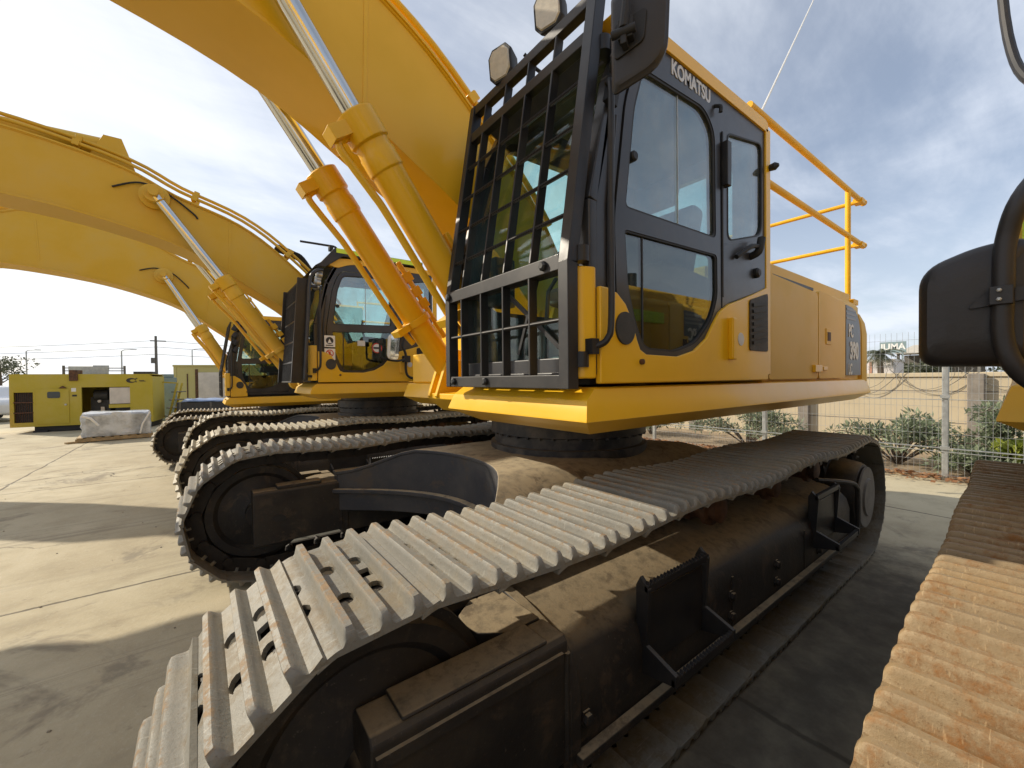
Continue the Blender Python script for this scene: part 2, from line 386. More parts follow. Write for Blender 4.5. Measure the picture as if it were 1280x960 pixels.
def shoe_mesh(W, hgt, mat, wear=1.0):
    xs = []; ridges = (-.082, -.004, .074)
    def top(x, k):
        z = .013
        for i, c in enumerate(ridges):
            h = hgt*(.93 if i == 1 else 1.0)*wear
            d = abs(x-c); w0, w1 = .0075, .020
            t = 0 if d >= w1 else (1 if d <= w0 else .5+.5*math.cos(math.pi*(d-w0)/(w1-w0)))
            z += h*t*k
        return z
    def lip(x): return -.016*max(0, (x-.100)/.045)**1.3 if x > .1 else (.004*max(0, (-x-.112)/.024) if x < -.112 else 0)
    xs = [-.136, -.124, -.113]
    for c in ridges: xs += [c+d for d in (-.025, -.020, -.0165, -.013, -.010, -.0075, 0, .0075, .010, .013, .0165, .020, .025)]
    xs += [.106, .120, .134, .146]
    secs = []
    for y, k, dx in ((-W/2, .42, 0), (-W/2+.005, .72, 0), (-W/2+.013, .93, 0), (-W/2+.028, 1, 0), (W/2-.028, 1, 0), (W/2-.013, .93, 0), (W/2-.005, .72, 0), (W/2, .42, 0)):
        secs.append([(x, y, top(x, k)+lip(x)) for x in xs]+[(x, y, lip(x)) for x in (.146, .134, .120, .106, -.113, -.124, -.136)])
    b = MB(); b.loft(secs); me = b.mesh('track_shoe', mat, 0)
    c = MB()
    for x, y, r in ((-.043, -.095, .025), (-.043, .095, .025), (.035, -.095, .025), (.035, .095, .025), (.140, -.062, .030), (.140, .062, .030)):
        ring = [(r*math.cos(a)*(.8 if x < .1 else 1), r*math.sin(a)*1.25) for a in [2*math.pi*j/10+.3 for j in range(10)]]
        c.prism([(x+p, y+q) for p, q in ring], -.05, .12, 'z')
    c.box((-.060, -.026, -.05), (-.026, .026, .12))
    o1 = link('t1', me); o2 = link('t2', c.mesh('cut', mat, 0))
    md = o1.modifiers.new('b', 'BOOLEAN'); md.operation = 'DIFFERENCE'; md.object = o2; md.solver = 'EXACT'
    res = bpy.data.meshes.new_from_object(o1.evaluated_get(bpy.context.evaluated_depsgraph_get()))
    bpy.data.objects.remove(o1); bpy.data.objects.remove(o2)
    d = MB()
    for x in (-.043, .035):
        for y in (-.093, .093): d.lathe([(.0135, -.03), (.0135, .0), (.010, .004)], (x+.006, y+.008, 0), 'z', 6)
    bm = bmesh.new(); bm.from_mesh(res); t = d.mesh('bolt', mat, 0); bm.from_mesh(t)
    bm.to_mesh(res); bm.free(); res.name = 'track_shoe'
    res.materials.clear(); res.materials.append(mat)
    res.polygons.foreach_set('use_smooth', [True]*len(res.polygons)); res.set_sharp_from_angle(angle=R(34))
    return res

def track_pins(xi, zc, Rp, n, sag=.028, ph=0.0, xr=None):
    """n pins along the closed loop"""
    xr = xr or xi; L = xi+xr; per = 2*L+2*math.pi*Rp; pts = []
    for i in range(n):
        s = ((i+ph)/n*per) % per
        if s < L:
            x = -xr+s; dz = -sag*(math.sin(3*math.pi*s/L)**2)
            pts.append((x, zc+Rp+dz))
        elif s < L+math.pi*Rp:
            a = math.pi/2-(s-L)/Rp; pts.append((xi+Rp*math.cos(a), zc+Rp*math.sin(a)))
        elif s < 2*L+math.pi*Rp: pts.append((xi-(s-L-math.pi*Rp), zc-Rp))
        else:
            a = -math.pi/2-(s-2*L-math.pi*Rp)/Rp; pts.append((-xr+Rp*math.cos(a), zc+Rp*math.sin(a)))
    return pts

def build_track(root, side, P):
    yc = side*P['yc']; W = P['shoe_w']; pins = track_pins(P['xi'], P['zc'], P['Rp'], P['n'], P.get('sag', .028), P.get('ph', 0), P.get('xr'))
    n = len(pins); ch = MB()
    for i in range(n):
        a = Vector((pins[i][0], 0, pins[i][1])); b = Vector((pins[(i+1) % n][0], 0, pins[(i+1) % n][1]))
        t = (b-a).normalized(); nn = Vector((-t.z, 0, t.x))
        for dy in (-.088, .088):
            o = Vector((0, yc+dy, 0)); ch.bar(a+o-t*.018+nn*.02, b+o+t*.018+nn*.02, .034, .098, up=nn)
        ch.tube([a+Vector((0, yc-.125, 0)), a+Vector((0, yc+.125, 0))], .034, 8)
    # a chain is one flexing band: the shoes are its sub-parts
    tr = ch.build('track', M['chain'], root, 0, 30)
    def shoes_in(far):
        if far:   # too small to show single plates
            m = MB()
            return None
    sm = cached(('shoe', W, P['shoe'], P.get('wear', 1)), lambda: shoe_mesh(W, .038, M[P['shoe']], P.get('wear', 1.0)))
    big = None if P.get('single', True) else []
    rnd = random.Random(hash((P['shoe'], side)) % 1000 if False else int(P['xi']*100+side*7+ord(P['shoe'][-1])))
    for i in range(n):
        a = Vector((pins[i][0], 0, pins[i][1])); b = Vector((pins[(i+1) % n][0], 0, pins[(i+1) % n][1]))
        t = (b-a).normalized(); nn = Vector((-t.z, 0, t.x)); c = (a+b)/2+nn*.072+Vector((0, yc+rnd.uniform(-.004, .004), 0))
        yv = nn.cross(t); m = Matrix(((t.x, yv.x, nn.x, c.x), (t.y, yv.y, nn.y, c.y), (t.z, yv.z, nn.z, c.z), (0, 0, 0, 1)))
        m = m @ Matrix.Rotation(rnd.uniform(-.012, .012), 4, 'Y')
        if big is None:
            s = bpy.data.objects.new('track_shoe', sm); COL.objects.link(s); s.parent = tr; s.matrix_local = m
        else: big.append(m)
    if big is not None:
        bm = bmesh.new()
        for m in big:
            t = sm.copy(); t.transform(m); bm.from_mesh(t); bpy.data.meshes.remove(t)
        me = bpy.data.meshes.new('track_plates'); bm.to_mesh(me); bm.free(); me.materials.append(M[P['shoe']])
        link('track_plates', me, tr)
    return tr

def undercarriage(root, P, detail=True):
    xi, zc, Rp, yc, W = P['xi'], P['zc'], P['Rp'], P['yc'], P['shoe_w']
    xr = P.get('xr') or xi
    k = zc/.52
    # carbody: an X in plan with concave edges, its top falling towards the track frames
    yi = yc-W/2
    ys = [-yi-.12+(2*yi+.24)*i/24 for i in range(25)]
    def sect(y, z0, z1, d):
        u = min(1, abs(y)/1.06); xf = .80+.66*u**2.2+d
        return xf
    def zt(y):
        u = min(1, max(0, (abs(y)-.55)/.55)); return k*(.98-.20*(3*u*u-2*u**3))
    b = MB()
    b.loft([[(sect(y, 0, 0, 0), y, zt(y)), (sect(y, 0, 0, 0), y, k*.46), (-sect(y, 0, 0, 0), y, k*.46), (-sect(y, 0, 0, 0), y, zt(y))] for y in ys])
    b.loft([[(sect(y, 0, 0, .055), y, k*.645), (sect(y, 0, 0, .055), y, k*.61), (-sect(y, 0, 0, .055), y, k*.61), (-sect(y, 0, 0, .055), y, k*.645)] for y in ys])
    b.loft([[(sect(y, 0, 0, .012), y, zt(y)+.003), (sect(y, 0, 0, .012), y, zt(y)-.025), (-sect(y, 0, 0, .012), y, zt(y)-.025), (-sect(y, 0, 0, .012), y, zt(y)+.003)] for y in ys])
    cb = b.build('carbody', M['under_blue'], root, .008)
    for s in (1, -1):
        b = MB()
        def pr(poly, x0, x1): b.prism([(s*y, k*z) for y, z in poly], x0, x1, 'x')
        yo = yc+W/2
        # body: inner wall, sloping dust-catching top, rounded shoulder, outer wall
        body = [(yi+.03, .27), (yi+.02, .70), (yi+.08, .715), (yi+.25, .69), (yi+.42, .65), (yi+.475, .62), (yi+.51, .58), (yi+.53, .51), (yi+.53, .27)]
        pr(body, -xr+.42, xi-.60)
        pr([(y+(.014 if y > yi+.2 else -.012), z+(.016 if z > .5 else -.01)) for y, z in body], xi-.625, xi-.575)   # collar
        # fork that carries the idler
        for a0, a1 in ((yi+.01, yi+.15), (yi+.385, yi+.53)):
            pr([(a0, .30), (a0, .69), (a0+.02, .71), (a1-.02, .71), (a1, .69), (a1, .30)], xi-.58, xi+.06)
        b.prism([(xi-.58, s*(yi+.14)), (xi-.44, s*(yi+.14)), (xi-.36, s*(yi+.20)), (xi-.34, s*(yi+.27)), (xi-.36, s*(yi+.33)), (xi-.44, s*(yi+.39)), (xi-.58, s*(yi+.39))], k*.45, k*.707, 'z')
        b.box((xi-.42, s*(yi+.02), k*.708), (xi-.10, s*(yi+.14), k*.735))
        b.box((xi-.50, s*(yi+.40), k*.708), (xi-.02, s*(yi+.52), k*.722))
        # lower guard rail along the outside
        b.bar((xi-.6, s*(yi+.552), k*.30), (-xr+.42, s*(yi+.552), k*.30), .04, .035)
        b.prism([(-xr+.43, k*.27), (-xr+.43, k*.80), (-xr+.02, k*.70), (-xr-.02, k*.34), (-xr+.1, k*.27)], s*(yi+.06), s*(yi+.16), 'y')
        tf = b.build('track_frame', M['under'], root, .009)
        # bent pipe guard at the rear of the frame
        if detail:
            for (x, z) in [(xi-.66, .40), (.30, .47), (.30, .37), (-.25, .47), (-.25, .37), (-.95, .47), (-.95, .37)]:
                h = MB(); h.lathe([(.03, .0), (.03, .006), (.021, .006), (.021, .020), (.014, .024), (.001, .024)] if s > 0 else [(.001, -.024), (.014, -.024), (.021, -.020), (.021, -.006), (.03, -.006), (.03, 0)], (x, s*(yi+.53), k*z), 'y', 6); h.build('frame_bolt', M['under'], tf)
            for x in (.28, -.70):
                h = MB(); h.box((x-.004, s*(yi+.528), k*.28), (x+.012, s*(yi+.534), k*.56)); h.build('frame_seam', M['under'], tf)
            h = MB(); h.tube([(xi-.572, s*(yi+.532), k*.31), (xi-.572, s*(yi+.532), k*.66)], .011, 6); h.build('weld_bead', M['under'], tf)
            h = MB(); h.bar((xi-.55, s*(yi+.535), k*.655), (xi+.05, s*(yi+.535), k*.655), .012, .03); h.build('fork_rib', M['under'], tf)
            g = MB(); yy = s*(yi+.565)
            g.tube(smooth_path([(-xr+.95, yy-s*.10, k*.80), (-xr+.60, yy, k*.745), (-xr+.40, yy, k*.68), (-xr+.36, yy, k*.60), (-xr+.36, yy, k*.36), (-xr+.42, yy, k*.30)], 5), .017, 8)
            g.build('pipe_guard', M['under'], tf)
            # a slotted hole and plug in the inner fork cheek
            h = MB(); ell = [(xi-.11+.045*math.cos(t), k*.49+.026*math.sin(t)) for t in [2*math.pi*j/16 for j in range(16)]]
            h.prism(ell, s*(yi+.004), s*(yi+.03), 'y'); h.build('frame_slot', M['darkprint'], tf)
            for x0 in (.56, -1.32):
                st = MB(); y0, y1 = s*(yi+.50), s*(yi+.545)
                for xx in (x0, x0+.44):
                    st.prism([(y0, k*.40), (s*(yi+.67), k*.43), (s*(yi+.67), k*.47), (y1, k*.52), (s*(yi+.56), k*.74), (s*(yi+.52), k*.78), (y0, k*.74)], xx, xx+.02, 'x')
                for (ya, za) in ((yi+.66, .455), (yi+.55, .755)):
                    st.box((x0, s*(ya-.012), k*za-.03), (x0+.46, s*(ya+.006), k*za))
                    for j in range(19): st.prism([(x0+.01+j*.0235, k*za-.002), (x0+.0335+j*.0235, k*za-.002), (x0+.022+j*.0235, k*za+.012)], s*(ya-.012), s*(ya+.006), 'y')
                st.box((x0+.02, y0, k*.42), (x0+.44, s*(yi+.533), k*.70))
                st.build('step', M['black'], tf, .003)
        # idler, sprocket with final drive, carrier rollers
        b = MB(); Y = s*yc
        b.lathe([(.05, -.17), (.10, -.17), (.10, -.11), (.27, -.055), (.30, -.085), (Rp-.05, -.085), (Rp-.04, -.045), (Rp-.01, -.04), (Rp-.01, .04), (Rp-.04, .045), (Rp-.05, .085), (.30, .085), (.27, .055), (.10, .11), (.10, .17), (.05, .17)], (xi, Y, zc), 'y', 44)
        b.build('idler', M['under'], root)
        b = MB(); teeth = []
        for j in range(22):
            for da, rr in ((0, Rp-.06), (.25, Rp-.06), (.42, Rp+.012), (.58, Rp+.012), (.75, Rp-.06)):
                a = 2*math.pi*(j+da)/22; teeth.append((-xr+rr*math.cos(a), zc+rr*math.sin(a)))
        b.prism(teeth, Y-.04, Y+.04, 'y')
        b.lathe([(.30, -.20), (.31, .06), (.285, .20), (.27, .23), (.25, .235), (.05, .245), (.02, .245)] if s > 0 else [(.02, -.245), (.05, -.245), (.25, -.235), (.27, -.23), (.285, -.20), (.31, -.06), (.30, .20)], (-xr, Y, zc), 'y', 40)
        b.build('sprocket', M['under'], root)
        b = MB(); b.lathe([(.001, 0), (.255, 0), (.25, .012), (.16, .016), (.15, .03), (.001, .03)], (-xr, Y+s*.246-(0 if s > 0 else .03), zc), 'y', 40); b.build('final_drive', M['drive'], root)
        for x in (.14, -.60, -1.35):
            b = MB(); b.lathe([(.03, -.16), (.07, -.16), (.07, -.08), (.095, -.075), (.095, -.045), (.075, -.04), (.075, .04), (.095, .045), (.095, .075), (.07, .08), (.07, .12), (.04, .13), (.02, .13)], (x, Y, k*.905-.075), 'y', 24)
            b.box((x-.05, Y-.21*s, k*.70), (x+.05, Y-.14*s, k*.90))
            b.build('carrier_roller', M['roller'], root)
        build_track(root, s, P)

def off_poly(poly, d):
    out = []; n = len(poly)
    for i in range(n):
        p = Vector(poly[i]); a = (p-Vector(poly[i-1])).normalized(); b = (Vector(poly[(i+1) % n])-p).normalized()
        na = Vector((a.y, -a.x)); nb = Vector((b.y, -b.x)); m = (na+nb); l = m.length
        if l < 1e-6: out.append(tuple(p)); continue
        m /= l; out.append(tuple(p+m*d/max(.35, m.dot(na))))
    return out

BOOM_BOT = [(.10, 1.72), (.48, 2.10), (.90, 2.54), (1.50, 2.92), (2.07, 3.25), (2.72, 3.44), (3.5, 3.56), (4.5, 3.58), (5.5, 3.42), (6.6, 3.10)]
BOOM_TOP = [(-.08, 1.95), (.30, 2.66), (.97, 3.32), (1.50, 3.68), (2.16, 3.90), (2.66, 4.12), (3.5, 4.27), (4.3, 4.28), (5.2, 4.10), (6.7, 3.46)]
FOOT = (.05, 1.85)

def build_boom(root, O):
    paint = M[O['boom_mat']]; dz = O.get('drop', 0)
    def tf(p):
        a = O.get('boom_rot', 0); x, z = p[0]-FOOT[0], p[1]-FOOT[1]
        if O.get('boom_scale'): x *= O['boom_scale']; z *= O['boom_scale']
        return (O.get('boom_dx', 0)+FOOT[0]+x*math.cos(a)-z*math.sin(a), FOOT[1]+x*math.sin(a)+z*math.cos(a)-dz)
    def sp(l): return [tuple(v) for v in smooth_path([Vector((p[0], p[1], 0)) for p in l], 4)]
    B0, T0 = (BOOM_BOT, BOOM_TOP) if O.get('arm') != 'out' else (BOOM_BOT[:-2]+[(4.9, 3.5), (5.2, 3.45)], BOOM_TOP[:-2]+[(4.9, 4.12), (5.3, 3.95)])
    bot = [tf((p[0], p[1])) for p in sp(B0)]; top = [tf((p[0], p[1]+O.get('boom_extra', 0)*min(1, max(0, p[0]-.3))*min(1, max(.1, (5.4-p[0])/1.2)))) for p in sp(T0)]
    w = .25
    b = MB(); poly = bot+top[::-1]; n = len(bot)
    # box section: side plates set 2 cm in from the flange plates
    rings = []
    for i in range(n):
        (bx, bz), (tx, tz) = bot[i], top[i]
        rings.append([(bx, -w, bz), (bx, w, bz), (tx, w, tz), (tx, -w, tz)])
    b.loft(rings)
    for edge, sgn in ((bot, -1), (top, 1)):
        fl = []
        for i in range(n):
            x, z = edge[i]; fl.append([(x, -w-.022, z-.008*sgn), (x, w+.022, z-.008*sgn), (x, w+.022, z+.012*sgn), (x, -w-.022, z+.012*sgn)])
        b.loft(fl)
    for s in (1, -1):   # pin bosses and a scarf-plate seam
        cx, cz = tf((2.37, 3.83)); b.lathe([(.15, 0), (.15, .05*s), (.11, .07*s), (.05, .07*s), (.05, .24*s), (.02, .24*s)], (cx, s*w, cz), 'y', 28)
        for q in ((1.62, 2.98, 1.60, 3.74), (4.1, 3.72, 4.2, 4.44)):
            p0, p1 = tf(q[:2]), tf(q[2:]); b.bar((p0[0], s*(w+.0015), p0[1]), (p1[0], s*(w+.0015), p1[1]), .006, .025, up=(1, 0, 0))
    bo = b.build('boom', paint, root, .006)
    for edge, sg in ((bot, 1), (top, -1)):
        for sd in (1, -1):
            wb = MB(); wb.tube([(x, sd*(w+.003), z+sg*.012) for x, z in edge[2:-2]], .009, 6); wb.build('weld_bead', paint, bo)
    for n_, yy in enumerate((.06, .0, -.06, -.12)):
        p0 = tf((.92, 3.34)); hs = MB()
        hs.tube(smooth_path([(.30, yy, 2.0-dz), (.55, yy, 2.35-dz), (.62+.03*n_, yy*1.6, 2.75-dz), (p0[0]-.28, yy*1.5, p0[1]+.02), (p0[0]-.1, yy*1.5, p0[1]+.14), (p0[0]+.12, yy*1.5, p0[1]+.2)], 6), .019, 8); hs.build('hydraulic_hose', M['rubber'], bo)
    # steel oil pipes on clamps along the top edge
    for yy, lift in ((.225, .085), (.15, .165), (-.12, .085), (-.2, .085)):
        pp = []
        for i in range(4, n-3):
            x, z = top[i]; xa, za = top[i-1]; d = Vector((x-xa, 0, z-za)).normalized(); nn = Vector((-d.z, 0, d.x))
            pp.append(Vector((x, yy, z))+nn*lift)
        t = MB(); t.tube(pp, .021, 10); t.build('oil_pipe', paint, bo)
    for i in range(8, n-4, 7):
        x, z = top[i]; xa, za = top[i-1]; d = Vector((x-xa, 0, z-za)).normalized(); nn = Vector((-d.z, 0, d.x)); c = Vector((x, 0, z))
        for s in (1, -1):
            t = MB(); t.bar(c+nn*.01+Vector((0, s*.09, 0)), c+nn*.01+Vector((0, s*.245, 0)), .09, .03, up=nn); t.bar(c+nn*.085+Vector((0, s*.19, 0)), c+nn*.085+Vector((0, s*.255, 0)), .06, .07, up=nn); t.bar(c+nn*.165+Vector((0, s*.115, 0)), c+nn*.165+Vector((0, s*.185, 0)), .06, .07, up=nn); t.bar(c+nn*.01+Vector((0, s*.163, 0)), c+nn*.19+Vector((0, s*.163, 0)), .05, .045); t.build('pipe_clamp', paint, bo, .006)
    h = MB()
    a = tf((2.75, 3.86)); c = tf((2.4, 4.0)); e = tf((2.0, 3.72)); g = tf((1.95, 3.66))
    h.tube(smooth_path([(a[0], w+.015, a[1]), (c[0]+.1, w+.03, c[1]-.03), (c[0]-.15, w+.03, c[1]-.10), (e[0], w+.02, e[1]), (g[0], w+.005, g[1])], 6), .011, 8)
    h.build('grease_hose', M['rubber'], bo)
    # arm cylinder lying along the top of the boom
    a0 = Vector((tf((2.75, 4.15))[0], 0, tf((2.75, 4.40))[1]+O.get('boom_extra', 0))); a1 = Vector((tf((6.3, 4.2))[0], 0, tf((6.3, 4.25))[1])); dd = (a1-a0).normalized(); LL = (a1-a0).length
    q = dd.to_track_quat('Z', 'Y').to_matrix().to_4x4(); q.translation = a0
    m = MB(); m.lathe([(.02, 0), (.11, 0), (.11, LL*.5), (.12, LL*.5+.01), (.12, LL*.5+.12), (.05, LL*.5+.13)], (0, 0, 0), 'z', 28); m.xform(q)
    for yy in (-.13, .13): m.prism([(a0.x-.22, a0.z-.32), (a0.x+.25, a0.z-.28), (a0.x+.08, a0.z+.1), (a0.x-.08, a0.z+.1)], yy-.015, yy+.015, 'y')
    ac = m.build('arm_cylinder', paint, root, .004); m = MB(); m.lathe([(.02, LL*.5), (.055, LL*.5), (.055, LL), (.02, LL)], (0, 0, 0), 'z', 24); m.xform(q); m.build('cylinder_rod', M['chrome'], ac)
    # boom cylinders, either side
    for s in (1, -1):
        y = s*.365; F = Vector((.72+O.get('boom_dx', 0), y, 1.52-dz)); pe = tf((2.37, 3.83)); E = Vector((pe[0], y, pe[1])); d = (E-F).normalized(); L = (E-F).length
        def at(t): return F+d*t
        hb = L*O.get('cyl', .60)
        m = MB(); rings = [(.02, -.02), (.080, -.02), (.080, .12), (.090, .15), (.090, hb-.30), (.098, hb-.29), (.098, hb-.20), (.092, hb-.19), (.092, hb-.15), (.106, hb-.14), (.106, hb), (.080, hb+.012), (.05, hb+.012)]
        q = d.to_track_quat('Z', 'Y').to_matrix().to_4x4(); q.translation = F
        m.lathe(rings, (0, 0, 0), 'z', 32); m.lathe([(.02, -.08), (.11, -.08), (.11, .08), (.02, .08)], (0, 0, 0), 'x', 24); m.xform(q)
        cy = m.build('boom_cylinder', M[O.get('cyl_mat', 'yellow')], root, .004)
        m = MB(); m.lathe([(.02, hb-.05), (.053, hb-.05), (.053, L-.1), (.07, L-.09), (.07, L), (.02, L)], (0, 0, 0), 'z', 28); m.xform(q); m.build('cylinder_rod', M['chrome'], cy)
        m = MB(); m.lathe([(.03, -.06), (.105, -.06), (.105, .06), (.03, .06)], (E.x, E.y, E.z), 'y', 24); m.build('rod_eye', paint, cy, .004)
        side = d.cross(Vector((0, 1, 0))).normalized()     # points towards the front of the cylinder
        if side.x < 0: side = -side
        m = MB(); o = side*.15
        m.tube(smooth_path([at(hb-.08)+side*.09, at(hb-.10)+side*.165, at(hb-.2)+side*.165, at(hb-.36)+o*.98, at(hb-.5)+o*.92, at(.62)+o*.92, at(.45)+o*.8], 5), .021, 10)
        m.bar(at(hb-.055)+side*.05, at(hb-.055)+side*.19, .11, .07, up=d); m.build('cylinder_pipe', M[O.get('cyl_mat', 'yellow')], cy, .003)
        m = MB()
        m.lathe([(.088, .55), (.108, .55), (.108, .60), (.088, .60)], (0, 0, 0), 'z', 28, False)
        m.xform(q)
        m.bar(at(.575)+side*.1, at(.575)+side*.20, .13, .05, up=d)
        for t in (.62, .72, .84): m.bar(at(t)-side*.13+Vector((0, s*.02, 0)), at(t+.07)-side*.13+Vector((0, s*.02, 0)), .08, .07, up=side)
        m.tube([at(.35)-side*.13, at(1.0)-side*.13], .02, 10)
        m.build('pipe_bracket', M[O.get('cyl_mat', 'yellow')], cy, .004)

def build_arm(root, O):
    dz = O.get('drop', 0)
    if not O.get('arm', True): return
    if O.get('arm') == 'folded':      # tucked back under the boom
        a = MB(); a.prism(rounded([(4.75, 3.12), (4.95, 2.88), (5.45, 2.9), (5.65, 2.68), (6.9, 3.0), (7.1, 3.6), (6.5, 4.0), (5.7, 3.6)], .08), -.22, .22, 'y'); a.build('arm', M[O['boom_mat']], root, .01); return
    if O.get('arm') == 'out':
        a = MB(); a.prism(rounded([(5.2, 3.85), (5.42, 2.98), (5.75, 2.32), (6.6, .7), (7.05, .9), (6.7, 2.9), (6.47, 3.5), (6.25, 3.98), (5.7, 4.25)], .06), -.2, .2, 'y'); a.build('arm', M[O['boom_mat']], root, .01); return
    a = MB(); a.prism([(6.15, 3.6-dz), (6.5, 4.3-dz), (7.05, 3.5-dz), (6.75, 1.5-dz*.5), (6.45, 1.45-dz*.5)], -.2, .2, 'y')
    a.build('arm', M[O['boom_mat']], root, .01)
    b = MB(); b.prism(rounded([(6.35, 1.55), (6.95, 1.5), (6.9, .75), (6.4, .08), (5.75, .05), (5.45, .55), (5.95, 1.2)], .15), -.7, .7, 'y')
    b.build('bucket', M['black'], root, .01)

def plan_outline(fx, rx):
    rear = []
    for i in range(9):
        t = i/8*math.pi/2; rear.append((-2.80-.42*math.sin(t), 1.44-.42*(1-math.cos(t))))
    rear2 = [(x, -y) for x, y in rear[::-1]]
    pts = [(fx, .43), (fx, 1.44)]+rear+[(-3.32, .5), (-3.34, 0), (-3.32, -.5)]+rear2+[(rx, -1.44), (rx, -.47), (.42, -.47), (.42, .43)]
    return pts     # counter-clockwise

def build_upper(root, O):
    dz = O.get('drop', 0); Z = lambda z: z-dz
    yel = M[O.get('body_mat', 'yellow')]; T = Matrix.Translation((0, 0, -dz))
    fx = O.get('front', 1.12); rx = O.get('right_front', .67)
    # slew ring
    k = O['P']['zc']/.52; zc0 = .975*k
    b = MB(); b.lathe([(.3, zc0-.03), (.655, zc0-.03), (.655, zc0+.05), (.62, zc0+.055), (.62, zc0+.13), (.65, zc0+.14), (.65, Z(1.22)), (.60, Z(1.225)), (.60, Z(1.335)), (.3, Z(1.335))], (-.16, 0, 0), 'z', 72)
    for j in range(40):
        a = 2*math.pi*j/40; b.lathe([(.016, 0), (.016, .022), (.01, .026)], (.635*math.cos(a)-.16, .635*math.sin(a), zc0+.142-.02), 'z', 6)
    b.build('slew_ring', M['slew'], root)
    # revolving frame with its folded skirt
    pl = plan_outline(fx, rx); b = MB(); rings = []
    for z, d in ((1.51, -.012), (1.503, 0), (1.46, .012), (1.386, .034), (1.378, .034), (1.31, -.085), (1.305, -.16)):
        ex = {1.46: .045, 1.386: .05, 1.378: .05, 1.31: .02}.get(z, 0)
        rings.append([(x+(ex if x > fx-.2 and y > .3 else 0), y, Z(z)) for x, y in off_poly(pl, d)])
    b.loft(rings); b.build('revolving_frame', yel, root, 0, 25)
    # boom foot brackets and nose of the frame
    b = MB()
    for y in (-.40, -.28, .26, .38):
        b.prism([(.95, Z(1.42)), (.86, Z(1.68)), (.70, Z(1.70)), (.5, Z(1.62)), (.35, Z(2.05)), (.05, Z(2.12)), (-.35, Z(1.6)), (-.35, Z(1.5)), (.42, Z(1.32)), (.8, Z(1.30))], y-.02, y+.02, 'y')
    b.prism([(.42, Z(1.32)), (.80, Z(1.30)), (.93, Z(1.40)), (.93, Z(1.44)), (.42, Z(1.50))], -.44, .40, 'y')
    for y in (-.5, .47): b.tube([(.72, y, Z(1.53)), (.72, y+.02, Z(1.53))], .06, 20)
    b.tube([(.72, -.50, Z(1.53)), (.72, -.24, Z(1.53))], .04, 16); b.tube([(.72, .24, Z(1.53)), (.72, .47, Z(1.53))], .04, 16)
    b.build('boom_foot_bracket', yel, root, .006)
    # engine hood, counterweight
    b = MB()
    b.loft([[(x, y, Z(z)) for x, y in ((-.56, -1.40+d), (-.56, 1.40-d), (-2.74, 1.40-d), (-2.74, -1.40+d))] for z, d in ((1.5, 0), (2.20, 0), (2.25, .03), (2.27, .1))])
    b.box((-.62, 1.10, Z(2.25)), (-2.72, 1.34, Z(2.345))); b.box((-.62, -1.34, Z(2.25)), (-2.72, -1.10, Z(2.345)))
    b.box((-.8, -.9, Z(2.26)), (-2.3, .9, Z(2.42)))
    hy = M['hood_yellow'] if O.get('body_mat') == 'yellow' else yel
    hood = b.build('engine_hood', hy, root, .015)
    g = MB(); g.box((-.72, 1.388, Z(2.218)), (-1.50, 1.398, Z(2.238))); g.build('hood_slot', M['darkprint'], hood)
    e = MB(); e.tube([(-2.0, -.6, Z(2.3)), (-2.0, -.6, Z(2.72))], .07, 16); e.build('exhaust_pipe', M['black'], hood)
    b = MB(); rear = [(-2.745, 1.425)]+[(-2.80-.42*math.sin(i/8*math.pi/2), 1.44-.42*(1-math.cos(i/8*math.pi/2))) for i in range(9)]+[(-3.32, .5), (-3.34, 0)]
    pl2 = rear+[(x, -y) for x, y in rear[::-1]][1:]
    b.loft([[(x, y, Z(z)) for x, y in off_poly(pl2, d)] for z, d in ((1.33, -.10), (1.395, -.004), (1.42, .004), (1.95, .004), (2.06, -.012), (2.15, -.05), (2.20, -.12), (2.215, -.2))])
    cw = b.build('counterweight', hy, root, 0, 28)
    for s in (1, -1):
        F = F_left(1.418) if s > 0 else F_right(-1.418); L = xz_left if s > 0 else (lambda p: p)
        for x0, x1, nm in ((-.555, -1.485, 'side_door'), (-1.50, -2.19, 'side_door')):
            d = plate(nm, L(rounded([(x0, Z(1.525)), (x0, Z(2.215)), (x1, Z(2.19)), (x1, Z(1.525))], .04)), [], .03, hy, hood, F, .006)
        a = MB(); yy = s*1.434
        a.box((-1.66, yy-.004, Z(1.80)), (-1.78, yy+.006*s, Z(1.93))); a.build('door_latch', hy, hood, .006)
        a = MB(); a.box((-1.685, yy, Z(1.83)), (-1.755, yy+.010*s, Z(1.90))); a.build('latch_cup', M['roller'], hood)
        a = MB(); a.box((-1.36, yy-.01, Z(1.575)), (-1.52, yy+.02*s, Z(1.63))); a.box((-1.56, yy-.01, Z(1.59)), (-1.66, yy+.015*s, Z(1.62))); a.build('hinge_bracket', yel, hood, .005)
        dx = O.get('decal_x', -2.44)
        dc = plate('model_decal', L(rounded([(dx+.235, Z(1.55)), (dx+.235, Z(2.175)), (dx+.02, Z(2.165)), (dx-.14, Z(2.10)), (dx-.215, Z(1.98)), (dx-.225, Z(1.55))], [.01, .01, .06, .09, .09, .02])), [], .034, M['decal'], hood, F)
        fr = F_left(1.437) if s > 0 else F_right(-1.437); sg = -1 if s > 0 else 1
        if O.get('model_text'):
            text('model_lettering', 'PC', .16, (sg*(dx+.10), Z(1.945)), fr, M['letters_faded'], dc, .03, .75)
            text('model_lettering', '390', .21, (sg*(dx+.0), Z(1.765)), fr, M['letters_faded'], dc, .045, .85)
            text('model_lettering', 'LC', .13, (sg*(dx+.12), Z(1.60)), fr, M['letters_faded'], dc, .035, .75)
        st = MB()
        for zz in (2.05, 2.09, 2.13): st.box((dx+.225, s*1.434, Z(zz)), (dx-.06, s*1.437, Z(zz+.018)))
        st.build('decal_stripe', M['decal_stripe'], dc)
